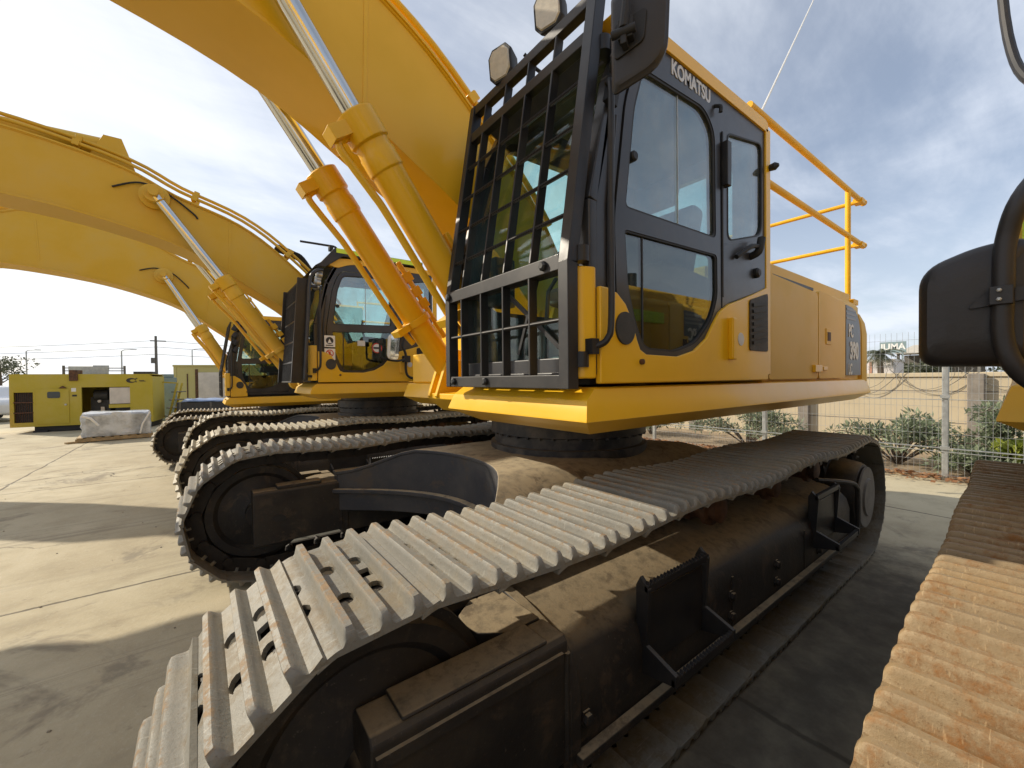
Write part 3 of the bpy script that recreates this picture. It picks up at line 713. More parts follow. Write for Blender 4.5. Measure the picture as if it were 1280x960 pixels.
    # right-hand tank and tool box
    b = MB()
    b.loft([[(x, y, Z(z)) for x, y in ((-.54, -1.41+d), (-.54, -.50-d), (min(.30, rx-.3)-d, -.50-d), (min(.30, rx-.3)-d, -1.41+d))] for z, d in ((1.51, 0), (2.12, 0), (2.19, .03), (2.21, .09))])
    tank = b.build('fuel_tank', M[O.get('tank_mat', O.get('body_mat', 'yellow'))], root, .012)
    if rx > .2:
        b = MB(); b.box((.31, -1.40, Z(1.51)), (rx-.03, -.52, Z(1.80))); b.build('tool_box', yel, root, .02)
        b = MB(); yy = -.9
        for j in range(3): b.box((.315-.002, -.72-j*.12, Z(1.66)), (rx-.10, -.66-j*.12, Z(1.803)))
        b.build('box_louvre', M['darkprint'], root)
    if O.get('lime_band'):
        b = MB(); b.box((-.5, -1.4135, Z(2.02)), (min(.28, rx-.32), -1.4165, Z(2.12))); b.build('reflective_band', M['lime'], tank)
        b = MB(); b.box((-.6, -1.4355, Z(2.02)), (-1.40, -1.4385, Z(2.12))); b.build('reflective_band', M['lime'], hood)
    # guard rails above the hood
    if O.get('rails'):
        r_ = .024
        for y in (1.30,):
            b = MB()
            b.tube([(-.60, y, Z(3.37)), (-3.36, y, Z(3.41))], r_, 12); b.tube([(-.60, y, Z(2.93)), (-3.36, y, Z(2.95))], r_, 12)
            b.tube([(-2.82, y, Z(2.26)), (-2.82, y, Z(3.40))], r_, 12); b.tube([(-.62, y, Z(2.2)), (-.62, y, Z(3.37))], .018, 12)
            for zz in (3.41, 2.95):
                b.tube([(-3.30, y+.02, Z(zz)), (-3.30, -1.2, Z(zz))], r_*.9, 12); b.tube([(-3.36, y, Z(zz)), (-3.385, y, Z(zz))], r_*1.35, 12)
                b.box((-3.20, y-.05, Z(zz-.035)), (-3.32, y+.03, Z(zz+.01)))
            for y2 in (-1.2,): b.tube([(-3.30, y2, Z(2.2)), (-3.30, y2, Z(3.41))], r_, 12)
            b.box((-2.76, y-.06, Z(2.25)), (-2.92, y+.06, Z(2.30)))
        b.build('guard_rail', M['rail'], root)

def build_cab(root, O):
    dz = O.get('drop', 0); Z = lambda z: z-dz
    ZP = lambda l: [(x, z-dz) for x, z in l]
    yel = M[O.get('body_mat', 'yellow')]; blk = M['cabgrey']
    Y1, Y0 = 1.44, .46
    # roof, floor and the left wall make the shell; the other walls hang on it
    side = rounded([(1.10, 1.555), (1.10, 2.25), (1.00, 2.78), (.88, 3.02), (.70, 3.085), (-.47, 3.105), (-.47, 1.555)], [.01, .05, .1, .12, .1, .05, .01])
    door_open = rounded([(.985, 1.60), (1.005, 2.20), (.925, 2.72), (.83, 2.955), (.20, 2.985), (.105, 2.90), (.095, 1.60)], [.02, .05, .06, .08, .08, .08, .02])
    rear_win = rounded([(.015, 2.90), (-.435, 2.99), (-.435, 2.42), (.015, 2.30)], [.04, .06, .08, .06])
    cab = plate('cab', xz_left(ZP(side)), [xz_left(ZP(door_open)), xz_left(ZP(rear_win))], .05, blk, root, F_left(Y1-.025), .006)
    b = MB()
    roof = rounded([(1.02, 3.02), (.90, 3.10), (.70, 3.125), (-.47, 3.145), (-.505, 3.13), (-.505, 3.075), (.68, 3.06), (.86, 2.985)], [.03, .05, .1, .03, .02, .02, .1, .04])
    b.prism(ZP(roof), Y0+.03, Y1+.012, 'y')
    b.prism(ZP([(.6, 3.13), (-.3, 3.14), (-.3, 3.175), (.5, 3.17)]), Y0+.2, Y1-.2, 'y')
    b.build('cab_roof', yel, cab, .012)
    b = MB(); b.prism(ZP([(1.006, 3.0), (.905, 2.96), (.66, 3.025), (-.42, 3.035), (-.42, 3.055), (.67, 3.052), (.86, 2.982), (1.0, 3.01)]), Y0+.07, Y1-.06, 'y'); b.build('roof_lining', M['interior'], cab)
    # rear corner strip (the tall yellow edge of the cab)
    b = MB(); b.prism([(-.505, Y1-.06), (-.468, Y1+.012), (-.54, Y1+.012), (-.56, Y1-.06)], Z(1.555), Z(3.10), 'z'); b.build('rear_corner_post', yel, cab, .008)
    b = MB(); b.box((-.44, Y0+.02, Z(1.52)), (1.08, Y1-.06, Z(1.58))); b.build('cab_floor', M['rubber'], cab)
    # right wall and rear wall with windows
    ro = rounded([(1.10, 1.555), (1.10, 2.25), (1.00, 2.78), (.88, 3.02), (.70, 3.085), (-.47, 3.105), (-.47, 1.555)], .03)
    rh = rounded([(.98, 1.95), (1.0, 2.25), (.93, 2.74), (.82, 2.96), (-.30, 2.99), (-.30, 1.95)], .07)
    plate('cab_side_wall', ZP(ro), [ZP(rh)], .05, blk, cab, F_right(Y0+.025), .005)
    plate('side_glass', ZP(rh), [], .006, M['glass_green'], cab, F_right(Y0+.025))
    FB = Matrix(((0, 0, -1, -.445), (-1, 0, 0, 0), (0, 1, 0, 0), (0, 0, 0, 1)))     # faces -X; local x -> -Y
    bo = rounded([(-Y1+.05, 1.56), (-Y1+.05, 3.08), (-Y0-.05, 3.08), (-Y0-.05, 1.56)], .03); bh = rounded([(-Y1+.17, 2.2), (-Y1+.17, 2.93), (-Y0-.15, 2.93), (-Y0-.15, 2.2)], .07)
    plate('cab_rear_wall', ZP(bo), [ZP(bh)], .05, blk, cab, FB, .005)
    plate('rear_glass', ZP(bh), [], .006, M['glass_green'], cab, FB)
    # front: posts following the slope of the screen, cross bars, two panes
    def xf(z): return 1.12 if z <= 2.25 else 1.12-.135*((z-2.25)/.53) if z < 2.78 else .985-.12*((z-2.78)/.24)
    b = MB()
    for y in (Y1-.03, Y0+.03):
        p = [Vector((xf(z), y, Z(z))) for z in (1.56, 2.25, 2.78, 3.02)]
        for i in range(3): b.bar(p[i], p[i+1], .06, .05, up=(1, 0, 0))
    for z, hh in ((1.60, .07), (2.02, .045), (2.985, .07)): b.box((xf(z)-.025, Y0+.06, Z(z-hh/2)), (xf(z)+.027, Y1-.06, Z(z+hh/2)))
    b.build('screen_frame', blk, cab, .006)
    b = MB(); b.box((1.105, Y0+.06, Z(1.635)), (1.111, Y1-.06, Z(1.995))); b.build('lower_screen', M['glass_green'], cab)
    b = MB(); zs = [2.045, 2.25, 2.78, 2.95]
    b.loft([[(xf(z)-.006, Y0+.06, Z(z)), (xf(z)-.006, Y1-.06, Z(z)), (xf(z)-.012, Y1-.06, Z(z)), (xf(z)-.012, Y0+.06, Z(z))] for z in zs]); b.build('windscreen', M['glass_green'], cab)
    w = MB(); w.bar((1.135, .98, Z(1.66)), (1.12, 1.10, Z(2.0)), .014, .014); w.bar((1.128, .87, Z(1.98)), (1.128, 1.28, Z(1.66)), .01, .02); w.build('wiper', M['black'], cab)
    # door
    do = rounded([(.978, 1.607), (.998, 2.20), (.919, 2.715), (.825, 2.948), (.20, 2.977), (.112, 2.90), (.102, 1.607)], [.02, .05, .06, .08, .08, .08, .02])
    uw = rounded([(.93, 2.262), (.868, 2.71), (.80, 2.90), (.27, 2.935), (.165, 2.85), (.155, 2.285)], [.03, .05, .06, .10, .10, .04])
    lw = rounded([(.935, 2.17), (.145, 2.20), (.14, 1.98), (.20, 1.85), (.36, 1.715), (.55, 1.665), (.80, 1.672), (.865, 1.78), (.915, 1.93)], [.02, .03, .04, .08, .06, .05, .05, .05, .05])
    plate('door', xz_left(ZP(do)), [xz_left(ZP(uw)), xz_left(ZP(lw))], .05, blk, cab, F_left(Y1-.018), .006)
    plate('window', xz_left(ZP(uw)), [], .006, M['glass'], cab, F_left(Y1-.012))
    plate('window', xz_left(ZP(lw)), [], .006, M['glass_dark'], cab, F_left(Y1-.010))
    plate('window', xz_left(ZP(rear_win)), [], .006, M['glass'], cab, F_left(Y1-.012))
    # rubber seals just inside each opening, the sliding-pane edge, a strip imitating a reflection line
    for nm, lp, gr in (('window_seal', uw, .013), ('window_seal', lw, .011), ('window_seal', rear_win, .010)):
        c = Vector((sum(p[0] for p in lp)/len(lp), sum(p[1] for p in lp)/len(lp)))
        inner = [(p[0]+(c.x-p[0])*gr/max(.05, abs(c.x-p[0])+abs(c.y-p[1])*.3), p[1]+(c.y-p[1])*gr/max(.05, abs(c.y-p[1])+abs(c.x-p[0])*.3)) for p in lp]
        plate(nm, xz_left(ZP(lp)), [xz_left(ZP(inner))], .014, M['rubber'], cab, F_left(Y1-.004))
    b = MB(); b.box((.50, Y1-.02, Z(2.28)), (.5045, Y1-.006, Z(2.915))); b.build('pane_edge_and_glint', M['steel'], cab); b = MB(); b.box((.79, Y1-.02, Z(1.69)), (.80, Y1-.004, Z(2.165))); b.build('pane_edge_and_glint', M['rubber'], cab)  # thin steel strip imitates a reflected light line; rubber strip is the pane edge
    b = MB(); b.lathe([(.001, -.012), (.022, -.012), (.022, .006), (.016, .012)], (.86, Y1, Z(2.50)), 'y', 16); b.build('window_catch', M['rubber'], cab)
    # lower yellow skin with its arch round the loudspeaker
    if O.get('low_panel', 'yellow') == 'yellow':
        lp = [(1.105, 1.524), (1.105, 1.91), (1.06, 1.91), (1.0, 1.895), (.945, 1.855), (.90, 1.79), (.868, 1.71), (.845, 1.668), (.80, 1.648), (.55, 1.645), (.40, 1.678), (.28, 1.745), (.20, 1.835), (.14, 1.895), (.04, 1.945), (-.12, 1.99), (-.30, 2.045), (-.478, 2.105), (-.478, 1.524)]
    else:
        lp = [(1.105, 1.524), (1.105, 1.93), (1.04, 1.93), (.95, 1.87), (.87, 1.75), (.84, 1.64), (.83, 1.524)]
    plate('lower_panel', xz_left(ZP(lp)), [], .03, yel, cab, F_left(Y1+.006), .007)
    b = MB(); b.prism(rounded([(1.107, Y1+.015), (1.19, Y1-.015), (1.20, Y1-.13), (1.13, Y1-.13)], .03), Z(1.545), Z(1.985), 'z'); b.build('front_corner_panel', yel, cab, .008)
    b = MB(); b.box((1.10, Y1-.14, Z(1.525)), (1.165, Y0+.05, Z(1.572))); b.build('front_sill', M['cabgrey'], cab, .006)
    el = [(.955+.062*math.cos(t), 1.752+.068*math.sin(t)) for t in [2*math.pi*j/28 for j in range(28)]]
    plate('loudspeaker', xz_left(ZP(el)), [], .012, M['grille'], cab, F_left(Y1+.024), .004)
    b = MB(); b.lathe([(.001, -.01), (.012, -.01), (.012, .012), (.006, .016)], (.845, Y1+.022, Z(1.615)), 'y', 12); b.build('panel_bolt', M['roller'], cab)
    if O.get('low_panel', 'yellow') == 'yellow':
        vo = rounded([(-.205, 1.995), (-.455, 2.06), (-.455, 1.70), (-.205, 1.70)], .02)
        v = plate('air_vent', xz_left(ZP(vo)), [], .02, M['under'], cab, F_left(Y1+.018), .004)
        b = MB()
        for j in range(7):
            z = 1.745+j*.037; b.bar((-.235, Y1+.030, Z(z)), (-.43, Y1+.030, Z(z+.028)), .012, .02)
        b.build('vent_louvre', M['rubber'], cab)
        b = MB(); b.box((.055, Y1+.018, Z(1.64)), (.005, Y1+.05, Z(1.87))); b.build('panel_hinge', yel, cab, .008)
        b = MB(); b.lathe([(.001, 0), (.038, 0), (.036, .003)], (-.10, Y1+.0205, Z(1.76)), 'y', 24); b.build('round_sticker', M['letters'], cab)
        b = MB(); b.prism([(-.462, Z(2.10)), (-.445, Z(2.085)), (.02, Z(1.955)), (.09, Z(1.915)), (.09, Z(2.26)), (.02, Z(2.285)), (-.462, Z(2.40))], Y1+.001, Y1+.008, 'y'); b.build('rear_quarter_panel', blk, cab, .006)
    b = MB()
    b.box((.092, Y1+.001, Z(2.58)), (.045, Y1+.04, Z(2.82))); b.box((.09, Y1+.001, Z(1.98)), (.075, Y1+.012, Z(2.88)))
    b.build('door_hinge', M['black'], cab, .008)
    b = MB(); b.tube(smooth_path([(-.26, Y1, Z(2.26)), (-.26, Y1+.05, Z(2.28)), (-.28, Y1+.06, Z(2.36))], 4), .022, 10); b.tube(smooth_path([(-.05, Y1+.02, Z(2.22)), (-.16, Y1+.05, Z(2.29)), (-.27, Y1+.05, Z(2.31))], 4), .014, 8)
    b.lathe([(.001, 0), (.03, 0), (.03, .02), (.02, .03)], (-.32, Y1+.005, Z(2.17)), 'y', 14); b.build('door_holder', M['rubber'], cab, .0)
    b = MB(); b.tube(smooth_path([(1.055, Y1+.02, Z(2.72)), (1.075, Y1+.055, Z(2.66)), (1.085, Y1+.058, Z(2.3)), (1.085, Y1+.058, Z(1.80)), (1.10, Y1+.05, Z(1.70)), (1.135, Y1+.02, Z(1.67)), (1.15, Y1, Z(1.665))], 6), .013, 10)
    b.box((1.125, Y1-.01, Z(1.64)), (1.165, Y1+.03, Z(1.70))); b.tube([(.99, Y1+.006, Z(2.62)), (1.035, Y1+.006, Z(2.25)), (1.035, Y1+.006, Z(1.9))], .009, 8); b.build('grab_rail', M['black'], cab)
    if O.get('maker'):
        text('maker_lettering', 'KOMATSU', .098, (-.385, Z(3.012)), F_left(Y1+.001), M['letters'], cab, .03, .80)
        b = MB(); b.tube(smooth_path([(.155, Y1, Z(2.99)), (.15, Y1+.03, Z(2.975)), (.15, Y1+.03, Z(2.945))], 3), .010, 8); b.build('door_hook', M['rubber'], cab)
    # inside: seat, consoles, levers
    b = MB()
    b.prism(rounded([(.42, Z(1.93)), (.42, Z(2.05)), (-.05, Z(2.03)), (-.05, Z(1.92))], .04), .72, 1.20, 'y')
    b.prism(rounded([(-.02, Z(2.0)), (.10, Z(2.04)), (-.06, Z(2.62)), (-.20, Z(2.60))], .05), .72, 1.20, 'y')
    b.prism(rounded([(-.09, Z(2.64)), (-.01, Z(2.65)), (-.06, Z(2.84)), (-.15, Z(2.83))], .03), .84, 1.08, 'y')
    b.box((-.05, .78, Z(1.6)), (.30, 1.14, Z(1.93))); b.build('operator_seat', M['seat'], cab, .02)
    b = MB()
    for y0, y1 in ((.54, .68), (1.23, 1.36)):
        b.prism(rounded([(.55, Z(2.02)), (.52, Z(2.14)), (-.05, Z(2.10)), (-.05, Z(1.95))], .04), y0, y1, 'y'); b.box((0, y0+.02, Z(1.6)), (.3, y1-.02, Z(1.97)))
        b.tube([(.48, (y0+y1)/2, Z(2.12)), (.51, (y0+y1)/2, Z(2.28)), (.49, (y0+y1)/2, Z(2.36))], [.014, .014, .026], 10)
    b.build('control_console', M['interior'], cab, .01)
    b = MB()
    for y in (.87, 1.05):
        b.tube([(.88, y, Z(1.6)), (.84, y, Z(2.02)), (.78, y, Z(2.10))], .012, 8); b.box((.80, y-.05, Z(1.60)), (.97, y+.05, Z(1.63)), rot=(0, -.3, 0))
    b.box((.86, .50, Z(1.97)), (1.0, .60, Z(2.25))); b.build('travel_levers', M['interior'], cab, .006)
    b = MB(); b.box((.55, Y0+.10, Z(2.93)), (.80, Y0+.30, Z(2.985))); b.build('roof_console', M['interior'], cab, .01)

    # ---- guards over the front screen
    g = O.get('guard')
    def gx(z): return 1.225 if z <= 2.0 else 1.225-.185*(z-2.0)/1.15
    if g == 'open':
        b = MB(); ya, yb = .485, 1.402; zt = 3.125
        def V(y, z): return Vector((gx(z), y, Z(z)))
        for y, w_ in ((ya, .045), (yb, .054)):
            b.bar(V(y, 1.505), V(y, 2.0), w_, .056, up=(1, 0, 0)); b.bar(V(y, 1.99), V(y, zt), w_, .056, up=(1, 0, 0))
        for z, hh in ((1.533, .055), (2.0, .062), (2.93, .05), (zt-.025, .05)): b.bar(V(ya+.0225, z), V(yb-.027, z), .046, hh, up=(0, 0, 1))
        for y in (.625, .815, 1.0, 1.19):
            for p, q in ((1.56, 1.975), (2.03, 2.905), (2.955, zt-.055)): b.bar(V(y, p), V(y, q), .012, .044, up=(1, 0, 0))
        for z in (1.775, 2.19, 2.375, 2.56, 2.745): b.tube([V(ya+.02, z)+Vector((.012, 0, 0)), V(yb-.03, z)+Vector((.012, 0, 0))], .0095, 8)
        gd = b.build('screen_guard', M['black'], root, .004)
        for y, z in ((.55, 1.535), (.86, 1.535), (.50, 2.0), (1.29, 2.0)):
            b = MB(); b.lathe([(.02, .02), (.02, .036), (.012, .042)], (gx(z), y, Z(z)), 'x', 6); b.build('guard_bolt', M['rubber'], gd)
        for z in (1.62, 2.03, 2.9):
            b = MB(); b.bar((gx(z), yb-.01, Z(z)), (xf(z) if z < 2.9 else .9, Y1-.04, Z(z)), .035, .03); b.lathe([(.03, -.03), (.03, .03)], (gx(z)-.05, yb+.02, Z(z)), 'z', 12); b.build('guard_bracket', M['black'], gd)
    elif g == 'slots':
        b = MB(); ya, yb = .40, 1.43; zt = 2.80
        def V(y, z): return Vector((1.345-.07*(z-1.5), y, Z(z)))
        for y in (ya, yb): b.bar(V(y, 1.52), V(y, zt), .035, .13, up=(1, 0, 0))
        for z in (1.53, 1.78, 2.04, 2.30, 2.56, zt-.015): b.bar(V(ya, z), V(yb, z), .05, .022)
        for q in range(19):
            y = ya+.05+q*(yb-ya-.1)/18; b.bar(V(y, 1.53), V(y, zt-.02), .010, .05, up=(1, 0, 0))
        for z in (1.60, 2.72): b.bar(V(yb, z), (1.09, Y1-.03, Z(z)), .03, .03)
        gd = b.build('screen_guard', M['black'], root, .004)
        b = MB(); b.tube(smooth_path([(1.04, Y1+.03, Z(2.93)), (1.12, Y1+.05, Z(2.90)), (1.19, Y1+.05, Z(2.78)), (1.215, Y1+.05, Z(2.4)), (1.25, Y1+.05, Z(1.8)), (1.265, Y1+.05, Z(1.56))], 6), .022, 10); b.build('guard_rail_tube', M['cabgrey'], gd)
    elif g == 'thin':
        b = MB(); ya, yb = .46, 1.42
        def V(y, z): return Vector((gx(z)+.02, y, Z(z)))
        for y in (ya, .78, 1.10, yb): b.bar(V(y, 1.53), V(y, 2.0), .022, .03, up=(1, 0, 0)); b.bar(V(y, 2.0), V(y, 2.98), .022, .03, up=(1, 0, 0))
        for j in range(12): z = 1.54+j*.13; b.tube([V(ya, z), V(yb+.01, z)], .011, 6)
        gd = b.build('screen_guard', M['black'], root, .003)
        b = MB()
        for j in range(4): b.tube([(1.0-.0*j, Y1+.03, Z(2.9-.14*j)), (1.05, Y1+.05, Z(2.82-.14*j))], .045, 10)
        b.build('side_lamps', M['rubber'], gd)
    # work lamps on the guard
    if O.get('lamps'):
        for y, z, x in ((.765, 3.205, 1.05), (1.125, 3.235, 1.04)):
            a = MB(); q = Matrix.Translation((x, y, Z(z))) @ Euler((0, .12, .25)).to_matrix().to_4x4()
            a.loft([[(d, sy*w*f, sz*h*f) for sy, sz in ((1, .6), (.6, 1), (-.6, 1), (-1, .6), (-1, -.6), (-.6, -1), (.6, -1), (1, -.6))] for d, f, w, h in ((-.07, .55, .07, .08), (-.05, .8, .07, .08), (.02, 1, .075, .085), (.035, 1, .075, .085))])
            a.bar((-.02, 0, -.07), (-.02, 0, -.13), .03, .03); a.xform(q); lp_ = a.build('work_lamp', M['rubber'], root, .004)
            a = MB(); a.loft([[(d, sy*w, sz*h) for sy, sz in ((1, .6), (.6, 1), (-.6, 1), (-1, .6), (-1, -.6), (-.6, -1), (.6, -1), (1, -.6))] for d, w, h in ((.032, .066, .076), (.042, .060, .070))]); a.xform(q); a.build('lamp_lens', M['lens'], lp_)
        a = MB(); a.tube(smooth_path([(1.02, .9, Z(3.2)), (.9, .95, Z(3.12)), (.85, 1.2, Z(3.16)), (.9, 1.30, Z(3.1))], 5), .009, 8); a.build('lamp_cable', M['rubber'], root)
    if O.get('mirror'):
        # cab mirror: deep plastic back towards the front, glass towards the operator
        q = Matrix.Translation((1.16, 1.685, Z(2.70))) @ Euler((0, .02, .42)).to_matrix().to_4x4() @ Matrix(((0, 0, 1, 0), (1, 0, 0, 0), (0, 1, 0, 0), (0, 0, 0, 1)))
        def ml(f, z): return [(x*f, y*f, z) for x, y in rounded([(-.092, -.165), (.085, -.115), (.098, .185), (-.092, .165)], [.025, .075, .04, .025], 6)]
        a = MB(); a.loft([ml(1.0, -.010), ml(1.03, -.004), ml(1.03, .004), ml(.975, .009), ml(.93, .016), ml(.84, .020)]); a.xform(q); mi = a.build('cab_mirror', M['mirror_shell'], root, 0, 30)
        a = MB(); a.loft([ml(.95, -.0125), ml(.95, -.015)]); a.xform(q); a.build('mirror_glass', M['mirror'], mi)
        a = MB()
        a.prism(rounded([(-.08, -.07), (.02, -.035), (.03, .07), (-.08, .05)], .02), .018, .028, 'z')
        a.box((-.06, -.03, .027), (-.01, .035, .06)); a.lathe([(.014, -.04), (.014, .04)], (-.04, -.01, .06), 'x', 12); a.box((-.05, -.05, .027), (-.03, -.02, .065)); a.xform(q)
        a.tube([q @ Vector((-.04, .0, .06)), q @ Vector((-.032, .06, .06)), q @ Vector((-.028, .14, .055))], [.016, .015, .011], 10)
        a.tube([(1.17, 1.66, Z(2.72)), (1.12, 1.55, Z(2.74)), (1.02, 1.46, Z(2.78))], .016, 10); a.tube([(1.2, 1.70, Z(2.86)), (1.1, 1.62, Z(3.04))], .010, 8)
        a.bar((1.04, 1.46, Z(2.64)), (.96, 1.46, Z(2.94)), .03, .06); a.build('mirror_arm', M['rubber'], mi, .003)
    if O.get('antenna'):
        a = MB(); a.tube([(-.62, 1.28, Z(3.12)), (-.86, 1.28, Z(3.45)), (-1.85, 1.28, Z(4.72)), (-2.6, 1.28, Z(5.7))], [.008, .007, .005, .003], 6); a.build('whip_antenna', M['white'], root)
        a = MB(); a.tube([(-.38, 1.33, Z(3.12)), (-.47, 1.33, Z(3.30))], [.006, .003], 6); a.box((-.40, 1.31, Z(3.12)), (-.35, 1.35, Z(3.165))); a.build('radio_antenna', M['rubber'], root); a = MB(); a.lathe([(.02, 0), (.024, .03), (.01, .05)], (-.52, 1.455, Z(2.86)), 'y', 10); a.build('post_bolt', M['rubber'], root)
    if O.get('visor'):
        b = MB()
        b.prism(ZP([(1.13, 2.97), (1.06, 3.02), (.90, 3.22), (-.30, 3.23), (-.30, 3.16), (.80, 3.13), (1.02, 2.96)]), Y0-.05, Y1+.06, 'y'); vs = b.build('sun_visor', M['black'], root, .006)
        for x0, x1, mm, nm in ((.88, .58, 'lime', 'reflective_band'), (.575, .32, 'white', 'roof_label'), (.315, -.28, 'lime', 'reflective_band')):
            b = MB(); b.box((x0, Y1+.058, Z(3.165 if x0 < 1 else 3.16)), (x1, Y1+.063, Z(3.222))); b.build(nm, M[mm], vs)
        b = MB(); b.box((.52, Y1+.064, Z(3.178)), (.40, Y1+.066, Z(3.208))); b.build('label_print', M['yellow'], vs)
        b = MB(); b.tube(smooth_path([(.80, 1.3, Z(3.22)), (.84, 1.3, Z(3.29)), (.95, 1.25, Z(3.31)), (1.22, 1.1, Z(3.35))], 4), .014, 8); b.box((.88, 1.3, Z(3.22)), (.93, 1.36, Z(3.28))); b.build('roof_aerial', M['rubber'], root)
        b = MB(); b.tube(smooth_path([(.42, 1.4, Z(3.22)), (.42, 1.4, Z(3.28)), (.36, 1.4, Z(3.28)), (.36, 1.4, Z(3.22))], 4), .012, 8); b.build('lifting_eye', M['steel'], vs)
        b = MB()
        for i in range(5): b.lathe([(.001, 0), (.04, 0), (.045, .05), (.03, .07)], (1.02+.01*i, 1.36+.03*(i % 2), Z(2.93-.05*i)), 'x', 12)
        b.build('visor_lamps', M['steel'], vs)
    if O.get('stickers'):
        for z in (2.04, 1.875):
            p = plate('warning_sticker', xz_left(ZP(rounded([(1.03, z+.075), (1.03, z-.07), (.90, z-.07), (.90, z+.075)], .008))), [], .003, M['white'], cab, F_left(Y1+.009))
            if z > 2:
                tri = [(.915, z-.01), (.967, z+.06), (1.015, z-.01)]
                el = [(.965+.045*math.cos(t), z+.012+.045*math.sin(t)) for t in [2*math.pi*j/20 for j in range(20)]]
                plate('sticker_print', xz_left(ZP(el)), [], .002, M['darkprint'], p, F_left(Y1+.012)); plate('sticker_print', xz_left(ZP([(.94, z-.02), (.967, z+.035), (.99, z-.02)])), [], .002, M['white'], p, F_left(Y1+.0145))
            else:
                el = [(.965+.047*math.cos(t), z+.015+.047*math.sin(t)) for t in [2*math.pi*j/24 for j in range(24)]]; ei = [(.965+.036*math.cos(t), z+.015+.036*math.sin(t)) for t in [2*math.pi*j/24 for j in range(24)]]
                plate('sticker_print', xz_left(ZP(el)), [xz_left(ZP(ei))], .002, M['red'], p, F_left(Y1+.012))
                a = MB(); a.bar((.995, Y1+.012, Z(z+.045)), (.935, Y1+.012, Z(z-.015)), .003, .010); a.box((.955, Y1+.0115, Z(z-.005)), (.98, Y1+.0125, Z(z+.04))); a.build('sticker_print', M['red'], p)
            a = MB(); a.box((.925, Y1+.0105, Z(z-.055)), (1.01, Y1+.0125, Z(z-.043))); a.build('sticker_print', M['darkprint'], p)
        el = [(.36+.07*math.cos(t), 1.98+.07*math.sin(t)) for t in [2*math.pi*j/24 for j in range(24)]]; ei = [(.36+.056*math.cos(t), 1.98+.056*math.sin(t)) for t in [2*math.pi*j/24 for j in range(24)]]
        p = plate('round_warning_sticker', xz_left(ZP(el)), [], .003, M['white'], cab, F_left(Y1+.004)); plate('sticker_print', xz_left(ZP(el)), [xz_left(ZP(ei))], .002, M['red'], p, F_left(Y1+.007))
        a = MB(); a.box((.31, Y1+.006, Z(1.968)), (.41, Y1+.0078, Z(1.992))); a.build('sticker_print', M['darkprint'], p)
        a = MB(); a.box((.62, Y1+.003, Z(2.0)), (.52, Y1+.005, Z(2.07))); a.build('pale_sticker', M['letters_faded'], cab)
    if O.get('deck_mirror'):
        x = .05
        a = MB(); a.tube(smooth_path([(-.42, 1.46, Z(1.60)), (-.2, 1.50, Z(1.56)), (x-.08, 1.52, Z(1.62)), (x-.06, 1.53, Z(1.9)), (x-.02, 1.53, Z(2.05)), (x-.17, 1.53, Z(2.3))], 6), .018, 8)
        a.tube(smooth_path([(x-.07, 1.54, Z(1.84)), (x+.12, 1.66, Z(1.80)), (x+.33, 1.70, Z(1.83)), (x+.36, 1.70, Z(1.9)), (x+.36, 1.70, Z(2.02))], 6), .014, 8); a.box((x-.11, 1.50, Z(1.79)), (x-.02, 1.58, Z(1.88))); a.lathe([(.001, 0), (.035, 0), (.035, .05), (.02, .06)], (x+.36, 1.70, Z(2.02)), 'z', 12)
        a.build('mirror_arm', M['rubber'], root)
        q = Matrix.Translation((x+.17, 1.72, Z(1.98))) @ Euler((0, -.08, -1.0)).to_matrix().to_4x4() @ Matrix(((0, 0, 1, 0), (1, 0, 0, 0), (0, 1, 0, 0), (0, 0, 0, 1)))
        def ml(f, z): return [(u*f, v*f, z) for u, v in rounded([(-.10, -.17), (.10, -.17), (.10, .17), (-.10, .17)], .06, 6)]
        a = MB(); a.loft([ml(.97, 0), ml(1, .01), ml(.95, .04), ml(.8, .06)]); a.xform(q); mm = a.build('deck_mirror', M['white'], root); a = MB(); a.loft([ml(.93, -.003), ml(.93, -.001)]); a.xform(q); a.build('mirror_glass', M['mirror'], mm)
    if O.get('front_mirror'):
        # big plastic mirror on the tubular front rail of the right-hand deck
        px_, py_, pz_ = O['front_mirror']
        q = Matrix.Translation((px_, py_, pz_)) @ Euler((0, 0, .12)).to_matrix().to_4x4() @ Matrix(((0, 0, 1, 0), (1, 0, 0, 0), (0, 1, 0, 0), (0, 0, 0, 1)))
        def ml(f, z): return [(u*f, v*f, z) for u, v in rounded([(-.115, -.18), (.125, -.185), (.125, .21), (.02, .205), (-.115, .15)], [.055, .05, .03, .08, .07], 7)]
        a = MB(); a.loft([ml(.98, -.03), ml(1, -.02), ml(1, .0), ml(.985, .03), ml(.94, .058), ml(.84, .076), ml(.5, .084)])
        a.prism(rounded([(-.01, -.005), (.13, .015), (.13, .055), (.03, .04)], .015), .07, .095, 'z'); a.xform(q); mi = a.build('front_mirror', M['mirror_shell'], root, 0, 40)
        a = MB(); a.loft([ml(.93, -.031), ml(.93, -.033)]); a.xform(q); a.build('mirror_glass', M['mirror'], mi)
        a = MB(); yr = py_+.075; xr = px_+.06
        a.tube(smooth_path([(px_-.35, yr+.30, pz_+.75), (px_-.2, yr+.16, pz_+.55), (xr, yr+.045, pz_+.34), (xr+.01, yr+.005, pz_+.2), (xr+.02, yr, pz_+.05), (xr+.02, yr, pz_-.10), (xr+.01, yr+.03, pz_-.2), (xr-.05, yr+.10, pz_-.27), (px_-.3, yr+.16, pz_-.30)], 6), .024, 12)
        a.box((xr-.01, yr-.028, pz_+.0), (xr+.055, yr+.02, pz_+.055)); a.build('mirror_rail', M['mirror_shell'], root, .003)
        a = MB()
